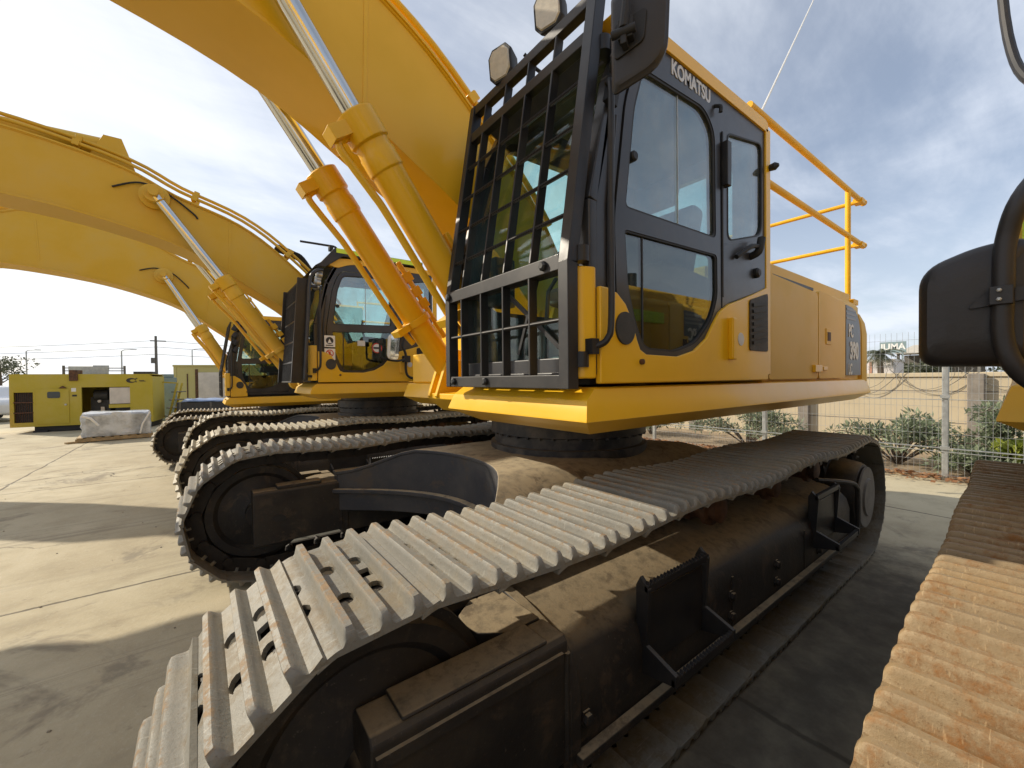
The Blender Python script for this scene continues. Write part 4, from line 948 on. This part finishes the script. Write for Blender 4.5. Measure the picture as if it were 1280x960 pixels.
        for zz in (.015, .042): a.lathe([(.001, 0), (.006, 0), (.006, .008), (.003, .01)], (xr+.055, yr-.008, pz_+zz), 'x', 6)
        a.build('clamp_screw', M['steel'], mi)
        a = MB(); a.tube(smooth_path([(px_-.62, yr-.03, pz_+1.6), (px_-.6, yr+.0, pz_+1.15), (px_-.52, yr+.06, pz_+.9), (px_-.4, yr+.2, pz_+.75)], 5), .016, 10); a.build('hand_rail', M['black'], root)

STD = dict(xi=2.0, xr=2.1, zc=.52, Rp=.40, yc=1.3435, shoe_w=.577, n=48)
def excavator(label, loc, rz, O):
    root = empty('excavator', loc, rz); tag(root, label, 'excavator', 'excavators parked side by side')
    P = dict(STD); P.update(O.get('track', {})); O['P'] = P; P['shoe'] = O.get('shoe', 'shoe')
    undercarriage(root, P, O.get('detail', True)); build_upper(root, O); build_boom(root, O); build_arm(root, O); build_cab(root, O)
    return root

excavator('clean yellow excavator with an open black bar guard on its cab and yellow roof rails', (0, 0, 0), 0,
          dict(guard='open', lamps=True, mirror=True, antenna=True, maker=True, model_text=True, rails=True, boom_mat='yellow', shoe='shoe', body_mat='yellow'))
excavator('yellow excavator with a lime striped cab roof, close slotted black guard and white door stickers', (.08, -4.45, 0), 0,
          dict(boom_dx=.32, arm='folded', guard='slots', visor=True, stickers=True, deck_mirror=True, boom_mat='ochre', cyl_mat='yellow_dusty', shoe='shoe_pale', body_mat='yellow_dusty', right_front=.67))
excavator('smaller dusty yellow excavator with a thin barred cab guard and black door, nearest the generator', (.78, -8.55, 0), 0,
          dict(arm='out', guard='thin', drop=.28, low_panel='black', boom_mat='ochre', cyl_mat='yellow_dusty', body_mat='yellow_dusty', shoe='shoe_pale', boom_rot=R(5), boom_scale=.97, boom_extra=.36,
               track=dict(xi=1.85, xr=1.85, zc=.45, Rp=.335, yc=1.25, shoe_w=.56, n=42, single=False), detail=False))
excavator('excavator with rusted brown track plates and a big black mirror', (.42, 3.90, 0), R(1.9),
          dict(guard='open', boom_mat='yellow_dusty', body_mat='yellow_dusty', shoe='shoe_rust', right_front=-.42, lime_band=True, model_text=True, decal_x=-1.95,
               front_mirror=(-.12, -1.53, 1.755), track=dict(xi=1.85, xr=1.85, yc=1.28, shoe_w=.60, n=44, wear=.82)))

# ------------------------------------------------------------------ ground
b = MB(); g = 400
b.add([(-g, -g, 0), (g, -g, 0), (g, g, 0), (-g, g, 0)], [(0, 1, 2, 3)])
tag(b.build('ground', M['ground'], None, 0, 0), None, None, kind='structure')
M['soil'] = mat_simple('dry_soil', (.27, .205, .13), .95, 0, .3, 3, .4)
b = MB(); b.add([(-9, -22, .02), (-6.28, -22, .02), (-6.28, 12, .02), (-9, 12, .02)], [(0, 1, 2, 3)])
b.add([(-6.28, -22, .02), (-6.28, 12, .02), (-6.26, 12, -.01), (-6.26, -22, -.01)], [(0, 1, 2, 3)])
tag(b.build('planting_strip', M['soil'], None, 0, 0), None, None, kind='structure')
# small stones and crumbs lying about the yard
rnd = random.Random(3); b = MB()
for i in range(150):
    x, y = rnd.uniform(-5, 6.5), rnd.uniform(-13, 1.2); s = rnd.uniform(.004, .014)
    if rnd.random() < .5: x = rnd.uniform(1.5, 5.5); y = rnd.uniform(-7, .2); s *= .7
    pts = [(x+s*rnd.uniform(.6, 1.2)*math.cos(a), y+s*rnd.uniform(.6, 1.2)*math.sin(a)) for a in [2*math.pi*j/6 for j in range(6)]]
    b.loft([[(p, q, .0) for p, q in pts], [(x+(p-x)*.6, y+(q-y)*.6, s*.7) for p, q in pts]])
M['crumb'] = mat_simple('stone_crumbs', (.22, .185, .13), .9, 0, .4, 30, .2)
tag(b.build('stone_crumbs', M['crumb'], None, 0, 0), 'small stones and crumbs scattered over the concrete', 'stones', kind='stuff')
# dry leaves drifted against the fence
b = MB()
for i in range(2600):
    y = rnd.uniform(-6, 5.5); x = -6.25+abs(rnd.gauss(0, .17))-.1; z = .012+max(0, .06-abs(x+6.2)*.25)*rnd.random()+.02; a = rnd.uniform(0, 6.28); s = rnd.uniform(.02, .05); t = rnd.uniform(-.7, .7)
    d = Vector((math.cos(a), math.sin(a), t*.4))*s; e = Vector((-math.sin(a), math.cos(a), t))*s*.5; c = Vector((x, y, z+.01))
    b.add([c-d, c+e, c+d, c-e], [(0, 1, 2, 3)])
tag(b.build('leaf_litter', M['leaf_dry'], None, 0, 0), 'brown dry leaves drifted along the foot of the wire fence', 'leaves', kind='stuff')

# ------------------------------------------------------------------ wire fence, wall, shrubs
FX = -6.3
def fence(label, y0, y1, posts):
    root = empty('wire_fence', (FX, y0, 0)); tag(root, label, 'fence', 'panels of the yard fence')
    for y in posts:
        b = MB(); yy = y-y0; b.prism(rounded([(-.035, yy-.035), (.035, yy-.035), (.035, yy+.035), (-.035, yy+.035)], .01), 0, 2.35, 'z'); b.box((-.045, yy-.045, 2.35), (.045, yy+.045, 2.37))
        for z in (.45, 1.2, 1.95): b.box((.02, yy-.05, z), (.055, yy+.05, z+.05))
        b.build('fence_post', M['steel'], root)
    b = MB(); L = y1-y0; n = int(L/.065)
    for i in range(1, n):
        y = L*i/n; b.tube([(.04, y, .06), (.04, y, 2.2)], .0019, 4, False)
    z = .08
    while z < 2.2:
        b.tube([(.046, .03, z), (.046, L-.03, z)], .0020, 4, False); z += .2
    for z in (.42, .47, 1.18): b.tube([(.05, .03, z), (.05, L-.03, z)], .006, 5, False)
    b.build('wire_mesh', M['steel'], root, 0, 0)
PY = [-8.03, -5.62, -3.21, -.80, 1.61, 4.02]
for i, lab in enumerate(('wire mesh fence panel behind the slotted cab', 'wire mesh fence panel seen between the boom feet', 'wire mesh fence panel showing under the front of the yellow skirt', 'wire mesh fence panel before the long low shrub, under the yellow counterweight', 'wire mesh fence panel under the black mirror')):
    fence(lab, PY[i], PY[i+1], [PY[i]] if i < 4 else [PY[i], PY[i+1]])
# the boundary wall: plastered infill between concrete posts
wr = empty('boundary_wall', (-9, 0, 0)); tag(wr, 'low earth coloured plaster wall behind the wire fence and the shrubs', 'wall')
b = MB(); b.box((-.10, -22, 0), (.08, 14, 1.50)); b.box((-.14, -22, 1.50), (.11, 14, 1.585)); b.build('wall_panel', M['wall'], wr, .012)
b = MB()
for z in (.62, 1.22): b.box((.079, -22, z), (.0815, 14, z+.018))
b.build('wall_joint', M['wallpost'], wr)
for y in (-9.2, -6.4, -3.65, -.95, 1.72, 4.4):
    b = MB(); b.box((.081, y-.11, 0), (.20, y+.11, 1.56)); b.build('wall_post', M['wallpost'], wr, .02)
rz = MB()
for j in range(14):
    y0 = -8+j*.95; pts = [(.16, y0+1.15*t, 1.66-.62*math.sin(math.pi*t)*(0.55+.45*((j*37) % 10)/10)) for t in [i/14 for i in range(15)]]; rz.tube(pts, .006, 5)
    cx = y0+.5; rz.tube([(.16+.05*t/6.28, cx+.42*math.cos(t), 1.62+.36*math.sin(t)) for t in [2*math.pi*i/22 for i in range(23)]], .004, 5)
wo = rz.build('razor_wire', M['pole'], None); wo.location = (-9, 0, 0); tag(wo, 'loose loops of rusty razor wire sagging over the plaster wall', 'razor wire')

def leaf_cloud(b, c, rad, n, size, rnd, spiky=False, flat=.6):
    for i in range(n):
        while True:
            v = Vector((rnd.uniform(-1, 1), rnd.uniform(-1, 1), rnd.uniform(-1, 1)))
            if .25 < v.length < 1: break
        p = Vector((c[0]+v.x*rad[0], c[1]+v.y*rad[1], c[2]+v.z*rad[2])); s = size*rnd.uniform(.6, 1.4)
        d = (v.normalized()+Vector((rnd.uniform(-1, 1), rnd.uniform(-1, 1), rnd.uniform(-.5, 1)))*.8).normalized()*s
        e = d.cross(Vector((rnd.uniform(-1, 1), rnd.uniform(-1, 1), rnd.uniform(-1, 1)))).normalized()*s*(.16 if spiky else .45)
        b.add([p-d*.3-e*.4, p+d*.3+e, p+d, p+d*.3-e] if not spiky else [p-d*.2, p+d*.4+e, p+d, p+d*.4-e], [(0, 1, 2, 3)])
def shrub(label, loc, w, h, leaf, seed, n=26, spiky=True):
    rnd = random.Random(seed); root = empty('shrub', loc); tag(root, label, 'shrub', 'shrubs behind the wire fence')
    st = MB(); fo = MB()
    for i in range(n):
        a = rnd.uniform(0, 6.28); r = rnd.uniform(.15, 1); l = rnd.uniform(.6, 1.05)
        tip = Vector((math.cos(a)*w*.55*r, math.sin(a)*w*r, h*l*(1.05-.45*r*r))); mid = tip*.5+Vector((0, 0, h*.16))
        path = smooth_path([(0, 0, 0), mid, tip, tip+Vector((math.cos(a)*.1, math.sin(a)*.16, -.06))], 4); st.tube(path, [.014-.010*j/(len(path)-1) for j in range(len(path))], 5)
        for j in range(4, len(path)):
            p = path[j]; leaf_cloud(fo, p, (.12, .14, .09), rnd.choice((6, 12, 16)), .08*rnd.uniform(.7, 1.25), rnd, spiky)
    st.build('stems', M['bark'], root, 0, 0); fo.build('foliage', M[leaf], root, 0, 0)
shrub('wide grey green spreading shrub behind the rear end of the near track', (-7.15, .95, 0), 1.0, .80, 'leaf', 11, 30)
shrub('long low grey green shrub seen under the yellow skirt', (-7.2, -1.5, 0), 1.05, .78, 'leaf', 12, 26)
shrub('taller dull green shrub against the concrete wall post, under the black mirror', (-7.3, 2.15, 0), .55, .98, 'leaf', 13, 22)
shrub('bright lime green shrub at the foot of the fence beside the yellow corner', (-6.85, 2.62, 0), .42, .66, 'leaf_lime', 14, 20, False)
shrub('small grey green shrub right of the fence post, low before the wall', (-6.75, 1.85, 0), .4, .42, 'leaf', 15, 22)
shrub('small dull shrub at the far end of the strip, under the front of the skirt', (-7.3, -4.0, 0), .8, .7, 'leaf', 16, 26)

# beyond the wall
r = empty('palm_tree', (-31.5, -3.9, 0)); tag(r, 'scruffy palm tree rising beyond the wall beside the counterweight', 'tree')
b = MB(); b.tube([(0, 0, 0), (.1, .05, 1.6), (.05, 0, 2.9)], [.2, .16, .13], 10); b.build('trunk', M['bark'], r)
b = MB(); rnd = random.Random(5)
for i in range(34):
    a = rnd.uniform(0, 6.28); up = rnd.uniform(-.4, 1.0); L = rnd.uniform(.8, 1.35)
    pts = [Vector((.05, 0, 2.9))+Vector((math.cos(a)*L*t, math.sin(a)*L*t, up*t*L*.9-t*t*L*.8)) for t in [j/7 for j in range(8)]]
    for j in range(1, 8):
        d = (pts[j]-pts[j-1]).normalized(); s = d.cross(Vector((0, 0, 1))).normalized()
        for q in (1, -1):
            for f in (0, .5): p = pts[j-1]+(pts[j]-pts[j-1])*f; b.add([p, p+d*.05+s*q*.02, p+s*q*.27*(1.1-j/9)+d*.16-Vector((0, 0, .09)), p-d*.03+s*q*.02], [(0, 1, 2, 3)])
b.build('fronds', M['leaf_dark'], r, 0, 0)
r = empty('whitewashed_building', (-32.2, -3.95, 0)); tag(r, 'small white box building beyond the wall with a terracotta edge', 'building')
b = MB(); b.box((-3, -.72, 0), (0, .55, 2.42)); b.build('wall', M['whitewall'], r); b = MB(); b.box((-3.05, -.80, 2.42), (.05, .6, 2.56)); b.build('roof_edge', M['tin'], r)
b = MB(); b.box((.0, -.62, 0), (.04, -.48, 2.40)); b.build('corner_pilaster', M['brickred'], r)
r = empty('roadside_sign', (-38.2, -4.45, 0)); tag(r, 'dark sign board with white capital letters far beyond the wall', 'sign')
b = MB(); b.box((-.06, -.75, 3.16), (0, .70, 3.98)); b.box((-.06, -.6, 0), (-.02, -.5, 3.2)); b.box((-.06, .45, 0), (-.02, .55, 3.2)); b.build('board', M['signboard'], r)
FXp = Matrix(((0, 0, 1, .003), (1, 0, 0, 0), (0, 1, 0, 0), (0, 0, 0, 1)))
text('lettering', 'IUMA', .62, (-.02, 3.60), FXp, M['white'], r, .03, .9, .006)
r = empty('open_shed', (-40.2, -2.7, 0)); tag(r, 'pale roofed open shed beyond the wall, half behind the black mirror', 'shed')
b = MB(); b.prism([(-2.0, 3.15), (-.9, 3.75), (2.2, 3.75), (2.6, 3.15)], -3, .3, 'x'); b.build('roof', M['tin'], r)
for y in (-1.8, 0, 2.3):
    b = MB(); b.box((-.1, y-.08, 0), (.08, y+.08, 3.15)); b.build('post', M['pole'], r)
b = MB(); b.box((-2.9, -1.9, 0), (-2.7, 2.4, 3.1)); b.build('back_wall', M['pole'], r)
def far_tree(label, loc, w, h, seed, leaf='leaf_dark'):
    rnd = random.Random(seed); r = empty('tree', loc); tag(r, label, 'tree', 'trees beyond the yard')
    b = MB(); b.tube([(0, 0, 0), (.05, .05, h*.35), (0, .1, h*.7)], [.16, .12, .05], 8)
    for i in range(5):
        a = rnd.uniform(0, 6.28); b.tube([(.04, .05, h*(.3+.06*i)), (math.cos(a)*w*.5, math.sin(a)*w*.5, h*(.55+.07*i))], [.06, .02], 6)
    b.build('trunk', M['bark'], r)
    f = MB()
    for i in range(22):
        a = rnd.uniform(0, 6.28); q = rnd.uniform(.1, .85)
        leaf_cloud(f, (math.cos(a)*w*q, math.sin(a)*w*q, h*(.42+.5*rnd.random()*(1.1-q*.5))), (w*.3, w*.3, h*.13), 60, .16, rnd)
    f.build('crown', M[leaf], r, 0, 0)
for i, (lab, x, y, w, h) in enumerate((('low dark tree beside the white box building', -42, -4.9, 1.6, 2.7), ('dark tree in front of the open shed roof', -37.5, -2.7, 1.3, 2.5), ('broad dark tree hidden behind the lower edge of the black mirror', -45, -1.2, 2.6, 2.3), ('low tree between the black mirror and the picture edge', -48, 1.6, 2.6, 2.2), ('hazy tree beyond the parked white car', 19.4, -66, 2.6, 5.0))):
    far_tree(lab, (x, y, 0), w, h, 30+i)

# ------------------------------------------------------------------ generator, container, crates ... on the far side
r = empty('generator_set', (3.66, -16.24, 0), math.atan2(-.56, 3.71)); r.scale = (.90, 1, .97); tag(r, 'long yellow green generator cabinet with an open dark bay, low on the far concrete', 'generator')
D = 1.5; L = 3.76
b = MB(); b.box((.05, -D+.1, .02), (L-.55, -.08, .2)); b.box((L-.9, -D+.1, .0), (L-.55, .02, .06)); b.build('skid', M['rubber'], r)
def YF(y): return F_left(y)
body = [(0, .19), (0, 1.80), (.10, 1.86), (L, 1.86), (L, .19)]
bay = [(1.98, .30), (1.98, 1.44), (.66, 1.44), (.66, .30)]; gr = [(3.66, .33), (3.66, 1.30), (3.20, 1.30), (3.20, .33)]
cabn = plate('cabinet', xz_left(rounded(body, .02)), [xz_left(bay), xz_left(gr)], .05, M['gen'], r, YF(-.025), .006)
b = MB(); b.box((0, -D, .19), (.04, -.051, 1.80)); b.box((L-.04, -D, .19), (L, -.051, 1.86)); b.box((.04, -D, .19), (L-.04, -D+.04, 1.86)); b.box((.0, -D, 1.86), (L, 0, 1.885)); b.box((.04, -D+.04, .19), (L-.04, -.051, .23)); b.build('cabinet_shell', M['gen'], r)
b = MB(); b.box((1.35, -.9, .23), (1.9, -.45, 1.1)); b.lathe([(.02, -.2), (.2, -.2), (.2, .2), (.02, .2)], (1.6, -.55, 1.15), 'x', 18); b.tube(smooth_path([(1.4, -.5, 1.1), (1.2, -.4, 1.3), (.9, -.5, 1.2)], 4), .05, 10); b.box((.75, -.8, .23), (1.2, -.4, .8)); b.build('engine', M['grille'], r, .01)
b = MB(); b.lathe([(.01, 0), (.05, 0), (.05, .1), (.01, .1)], (1.62, -.42, .95), 'y', 12); b.build('filter_canister', M['panel'], r); b = MB(); b.box((1.5, -.44, .5), (1.6, -.38, .75)); b.build('gauge_box', M['panel'], r)
b = MB(); b.box((.66, -.06, .86), (1.24, -.02, 1.42)); b.build('bay_panel', M['panel'], r, .006); b = MB(); b.box((.66, -.05, .72), (1.26, -.015, .84)); b.build('bay_rail', M['gen'], r)
b = MB(); b.box((3.20, -.3, .33), (3.66, -.12, 1.30)); b.build('radiator', M['grille'], r)
b = MB()
for z in (.63, .96): b.box((3.19, -.03, z), (3.67, .004, z+.035))
for j in range(9): b.box((3.22+j*.05, -.04, .33), (3.228+j*.05, -.02, 1.30))
b.build('radiator_grille', M['roller'], r)
dr = plate('door', xz_left(rounded([(3.12, .27), (3.12, 1.40), (2.30, 1.40), (2.30, .27)], .02)), [], .02, M['gen'], r, YF(.012), .006)
plate('window', xz_left(rounded([(2.84, 1.10), (2.84, 1.31), (2.52, 1.31), (2.52, 1.10)], .05)), [], .01, M['carglass'], dr, YF(.026))
b = MB(); b.lathe([(.001, 0), (.03, 0), (.03, .03)], (2.38, .02, .88), 'y', 10); b.build('handle', M['steel'], dr)
b = MB(); b.prism([(2.35, 1.42), (2.55, 1.42), (2.45, 1.50)], .0, .05, 'y'); b.build('rain_cap', M['roller'], r)
b = MB(); b.box((2.24, 0, 1.30), (2.12, .006, 1.42)); b.build('label', M['white'], r); b = MB(); b.box((2.22, 0, 1.14), (2.10, .008, 1.20)); b.build('plate', M['darkprint'], r)
b = MB(); b.box((2.06, -.35, 1.66), (2.28, .05, 2.02)); b.build('exhaust_outlet', M['roller'], r, .01)
for nm, bx in (('roof_panel', ((1.55, -1.0, 1.9), (2.66, -.95, 2.17))), ('roof_panel', ((1.55, -1.04, 2.0), (2.0, -1.0, 2.21)))):
    b = MB(); b.box(*bx); b.build(nm, M['steel'], r)
b = MB()
for x in (1.08, 2.80): b.box((x, -1.1, 1.885), (x+.06, -1.04, 2.2))
for z in (2.0, 2.1): b.box((1.08, -1.09, z), (2.86, -1.05, z+.03))
b.build('roof_rack', M['pole'], r)
b = MB(); b.box((.15, -1.2, 1.885), (.72, -.6, 1.98)); b.build('roof_hatch', M['grille'], r)
el = [(.62+.14*math.cos(t), 1.66+.085*math.sin(t)) for t in [2*math.pi*j/28 for j in range(28)]]; ei = [(.575+.085*math.cos(t), 1.655+.045*math.sin(t)) for t in [2*math.pi*j/28 for j in range(28)]]
em = plate('emblem', xz_left(el), [xz_left(ei)], .006, M['darkprint'], r, YF(.006)); b = MB(); b.bar((.52, .007, 1.70), (.44, .007, 1.735), .003, .03); b.bar((.5, .007, 1.63), (.46, .007, 1.60), .003, .03)
b.box((.40, .004, 1.645), (.24, .008, 1.665)); b.box((.38, .004, 1.62), (.20, .008, 1.635)); b.build('emblem_print', M['darkprint'], em)

r = empty('wrapped_pallet', (4.18, -13.0, 0), R(6)); tag(r, 'low pallet load wrapped in clear crinkled film, in front of the generator', 'pallet')
b = MB()
for y in (-.36, 0, .36): b.box((-.72, y-.05, .02), (.78, y+.05, .10))
for j in range(9): b.box((-.72+j*.17, -.42, .10), (-.61+j*.17, .42, .125))
b.build('pallet', M['wood'], r)
rnd = random.Random(9); bm = bmesh.new(); bmesh.ops.create_grid(bm, x_segments=2, y_segments=2, size=1); bm.free()
b = MB(); rings = []
for z, f in ((.13, 1.0), (.2, 1.0), (.3, .985), (.4, 1.0), (.5, .98), (.6, 1.0), (.68, .99), (.73, .95), (.745, .86)):
    ring = []
    for j in range(44):
        a = 2*math.pi*j/44; c_, s_ = math.cos(a), math.sin(a); k = 1/max(abs(c_), abs(s_)) if max(abs(c_), abs(s_)) > .75 else 1.33
        ring.append((c_*k*.68*f+rnd.uniform(-.018, .018), s_*k*.38*f+rnd.uniform(-.018, .018), z+rnd.uniform(-.012, .012)+(.02*math.sin(5*a) if z > .7 else 0)))
    rings.append(ring)
b.loft(rings); b.build('wrapped_load', M['film'], r, 0, 20)
b = MB(); b.tube([(-.66, .40, .72), (-.5, .43, .4), (-.45, .43, .14)], .02, 6); b.tube([(.66, .40, .68), (.5, .41, .62), (.35, .42, .42)], .03, 6); b.build('film_fold', M['white'], r)
b = MB(); b.box((4.75, -12.62, .0), (5.1, -12.5, .05), rot=(0, 0, .5)); tag(b.build('wood_offcut', M['wood'], None, .006), 'short wooden board on the concrete by the wrapped pallet', 'board')

r = empty('equipment_container', (3.27, -21.0, 0), R(-20)); tag(r, 'faded yellow container with a white panel behind the dark crates', 'container')
b = MB(); b.box((-4.2, -2.2, .1), (0, 0, 2.22)); b.box((-4.25, -2.25, 2.22), (.04, .04, 2.30)); b.box((-.1, -.02, .1), (.015, .02, 2.22)); b.build('container_shell', M['gen_pale'], r, .012)
b = MB(); b.box((-.80, .0, .12), (-.90, .03, 2.1)); b.box((-.48, 0, .12), (-.52, .02, 1.9)); b.build('door_gap', M['roller'], r)
b = MB(); b.box((-.92, .001, .5), (-2.9, .04, 1.96)); b.build('side_panel', M['panel'], r, .01)
r = empty('crate', (3.05, -16.6, 0), R(-14)); tag(r, 'dark crates stacked side by side under a creased blue sheet', 'crate')
b = MB(); b.box((-2.6, -1.0, .05), (0, 0, .80)); b.build('crate_box', M['grille'], r, .02)
for x in (-.08, -1.0, -1.9):
    b = MB(); b.box((x, 0, .05), (x-.06, .02, .80)); b.build('crate_batten', M['pole'], r)
b = MB()
n = 14; rings = []
for i in range(n): x = -.15-i*.18; rings.append([(x, .03, .805+rnd.uniform(0, .03)), (x, -.3, .86+rnd.uniform(0, .06)), (x, -.7, .88+rnd.uniform(0, .06)), (x, -1.02, .81)])
b.loft(rings, False, False); o = b.build('cover_sheet', M['tarp'], r, 0, 60); sd = o.modifiers.new('s', 'SOLIDIFY'); sd.thickness = .01
r = empty('safety_barrier', (7.62, -16.3, 0), R(-10)); tag(r, 'red plastic road barrier at the end of the generator', 'barrier')
b = MB(); b.prism([(-.28, 0), (.28, 0), (.24, .2), (.10, .45), (.07, .85), (-.07, .85), (-.10, .45), (-.24, .2)], -.2, .5, 'y'); b.build('barrier_body', M['cone'], r, .02)
b = MB(); b.prism([(.262, .16), (.20, .28), (.165, .34), (.235, .19)], .501, .506, 'y'); b.build('white_stripe', M['white'], r)
r = empty('access_steps', (3.35, -17.5, 0), R(-10)); tag(r, 'yellow framed access steps in the gap beside the generator', 'steps')
b = MB(); b.bar((0, 0, 0), (-.32, 0, 1.5), .06, .06); b.bar((0, -.7, 0), (-.32, -.7, 1.5), .06, .06); b.bar((-.32, 0, 1.5), (.25, 0, 1.55), .05, .05); b.bar((.22, 0, 0), (.22, 0, 1.55), .05, .05); b.build('frame', M['gen'], r)
for j in range(4):
    b = MB(); b.box((-.3*j/4-.22, -.7, .25+.3*j), (-.3*j/4+.1, 0, .28+.3*j)); b.build('tread', M['grille'], r)
b = MB(); b.box((3.12, -19.3, 0), (3.75, -18.9, 1.72)); b.box((3.2, -19.25, 1.72), (3.6, -18.95, 1.86)); c = b.build('machine_cabinet', M['signboard'], None, .03); tag(c, 'dark blue grey cabinet in the gap between generator and container', 'cabinet')

def car(label, loc, rz):
    r = empty('parked_car', loc, rz); tag(r, label, 'car', 'cars parked beyond the generator')
    prof = rounded([(-2.1, .30), (-2.15, .75), (-1.9, .92), (-1.35, .98), (-.85, 1.42), (.55, 1.45), (1.15, 1.02), (1.95, .88), (2.15, .62), (2.12, .30)], .12)
    b = MB(); b.prism(prof, -.85, .85, 'y'); b.build('body', M['carwhite'], r, .05)
    for s in (1, -1):
        b = MB(); b.prism(rounded([(-1.2, 1.0), (-.8, 1.36), (-.15, 1.38), (-.15, 1.0)], .05), s*.851, s*.858, 'y'); b.prism(rounded([(-.08, 1.0), (-.08, 1.38), (.5, 1.38), (.95, 1.0)], .05), s*.851, s*.858, 'y'); b.build('window', M['carglass'], r)
        for x in (-1.35, 1.35):
            b = MB(); b.lathe([(.02, -.1), (.32, -.1), (.33, 0), (.32, .1), (.02, .1)], (x, s*.78, .33), 'y', 24); w = b.build('wheel', M['rubber'], r); b = MB(); b.lathe([(.02, 0), (.2, 0), (.19, .02)], (x, s*.882, .33), 'y', 16); b.build('rim', M['steel'], w)
car('white car seen past the end of the generator, nearest the red barrier', (9.6, -24.5, 0), R(-60))
car('white car farther off, its roof showing above the other white car', (11.5, -31, 0), R(-40))
# poles, lamps, wires
r = empty('utility_pole', (6.13, -57, 0)); tag(r, 'wooden utility pole with a short crossarm, carrying the overhead wires', 'pole')
b = MB(); b.tube([(0, 0, 0), (.02, 0, 6.6)], [.16, .11], 10); b.build('pole', M['pole'], r); b = MB(); b.box((-.85, -.05, 6.0), (.5, .05, 6.12)); b.build('crossarm', M['pole'], r); b = MB(); b.box((.1, -.1, 3.6), (.45, .15, 4.2)); b.build('transformer', M['pole'], r)
for z, sag in ((6.1, 1.2), (5.4, 1.2), (4.6, 1.0)):
    for ex, ey, ez in ((60, -95, z+.6), (-60, -40, z)):
        b = MB(); b.tube([(ex*t, (ey+57)*t, z+(ez-z)*t-sag*4*t*(1-t)) for t in [i/16 for i in range(17)]], .02, 4); b.build('overhead_wire', M['pole'], r)
for lab, x, y, h in (('street lamp standing just left of the wooden pole', 9.9, -66, 5.5), ('tall thin street lamp above the louvred end of the generator', 20.9, -81, 6.0), ('thin street lamp above the faded container', 3.2, -73.6, 6.3)):
    r = empty('street_lamp', (x, y, 0)); tag(r, lab, 'street lamp', 'street lamps beyond the yard')
    b = MB(); b.tube([(0, 0, 0), (0, 0, h-.15), (-.25, .1, h), (-.9, .3, h+.05)], [.09, .06, .05, .045], 8); b.build('post', M['steel'], r); b = MB(); b.box((-1.4, .2, h), (-.85, .42, h+.1)); b.build('lamp_head', M['steel'], r)

# ------------------------------------------------------------------ sky, sun, camera
sun_dir = Vector((.92, -1.30, 1.0)).normalized()
w = bpy.data.worlds.new('World'); scene.world = w; w.use_nodes = True
nt = w.node_tree; nt.nodes.clear(); k = N(nt)
sky = k.n('ShaderNodeTexSky', sky_type='NISHITA'); sky.sun_disc = False
el = math.asin(sun_dir.z); sky.sun_elevation = el; sky.sun_rotation = math.atan2(sun_dir.x, sun_dir.y)
sky.altitude = 300; sky.air_density = 1.0; sky.dust_density = 1.6; sky.ozone_density = 1.3
tc = k.n('ShaderNodeTexCoord'); sp = k.n('ShaderNodeSeparateXYZ'); k.link(tc.outputs['Generated'], sp.inputs[0])
zz = k.math('ADD', k.math('MAXIMUM', sp.outputs[2], 0.0), .12)
cx = k.n('ShaderNodeCombineXYZ'); k.link(k.math('DIVIDE', sp.outputs[0], zz), cx.inputs[0]); k.link(k.math('DIVIDE', sp.outputs[1], zz), cx.inputs[1])
n1 = k.noise(cx.outputs[0], .55, 8, .6, .6); n2 = k.noise(k.map(cx.outputs[0], (.5, 1.3, 1)), 1.6, 7, .62, .3)
cl = k.ramp(k.math('ADD', k.math('MULTIPLY', n1, .6), k.math('MULTIPLY', n2, .4)), .40, .66)
# thin high cloud: denser and whiter towards the sun
dt = k.n('ShaderNodeVectorMath', operation='DOT_PRODUCT'); k.link(tc.outputs['Generated'], dt.inputs[0]); dt.inputs[1].default_value = sun_dir
veil = k.ramp(dt.outputs['Value'], -.35, .75)
low = k.ramp(sp.outputs[2], .45, .0)
amt = k.math('ADD', k.math('MULTIPLY', cl, .58), k.math('ADD', k.math('MULTIPLY', veil, .12), k.math('ADD', k.math('MULTIPLY', low, .38), .21)), clamp=True)
cc = k.mix(veil, (6.5, 7.0, 7.9), (7.9, 8.15, 8.5))
col = k.mix(amt, sky.outputs[0], cc)
bg = k.n('ShaderNodeBackground'); k.link(col, bg.inputs[0]); bg.inputs[1].default_value = .11
wo_ = k.n('ShaderNodeOutputWorld'); k.link(bg.outputs[0], wo_.inputs[0])
sl = bpy.data.lights.new('sun', 'SUN'); sl.energy = 4.2; sl.angle = R(.6); sl.color = (1.0, .90, .74)
so = bpy.data.objects.new('sun', sl); COL.objects.link(so); so.rotation_euler = sun_dir.to_track_quat('Z', 'Y').to_euler()

cam = bpy.data.cameras.new('camera'); co = bpy.data.objects.new('camera', cam); COL.objects.link(co); scene.camera = co
yaw, pit, rol = R(52.7), R(-.76), R(-.55)
d = Vector((-math.cos(yaw)*math.cos(pit), -math.sin(yaw)*math.cos(pit), math.sin(pit))); rt = Vector((-math.sin(yaw), math.cos(yaw), 0)); up = rt.cross(d)
rr = rt*math.cos(rol)+up*math.sin(rol); uu = up*math.cos(rol)-rt*math.sin(rol)
co.matrix_world = Matrix(((rr.x, uu.x, -d.x, 2.36), (rr.y, uu.y, -d.y, 2.53), (rr.z, uu.z, -d.z, 1.548), (0, 0, 0, 1)))
cam.sensor_width = 36; cam.lens = 512/1280*36; cam.clip_start = .02; cam.clip_end = 2000
scene.view_settings.view_transform = 'Standard'; scene.view_settings.look = 'None'; scene.view_settings.exposure = 0.3; scene.view_settings.gamma = 1
try:
    scene.cycles.max_bounces = 10; scene.cycles.transparent_max_bounces = 24; scene.cycles.use_denoising = True
except Exception: pass
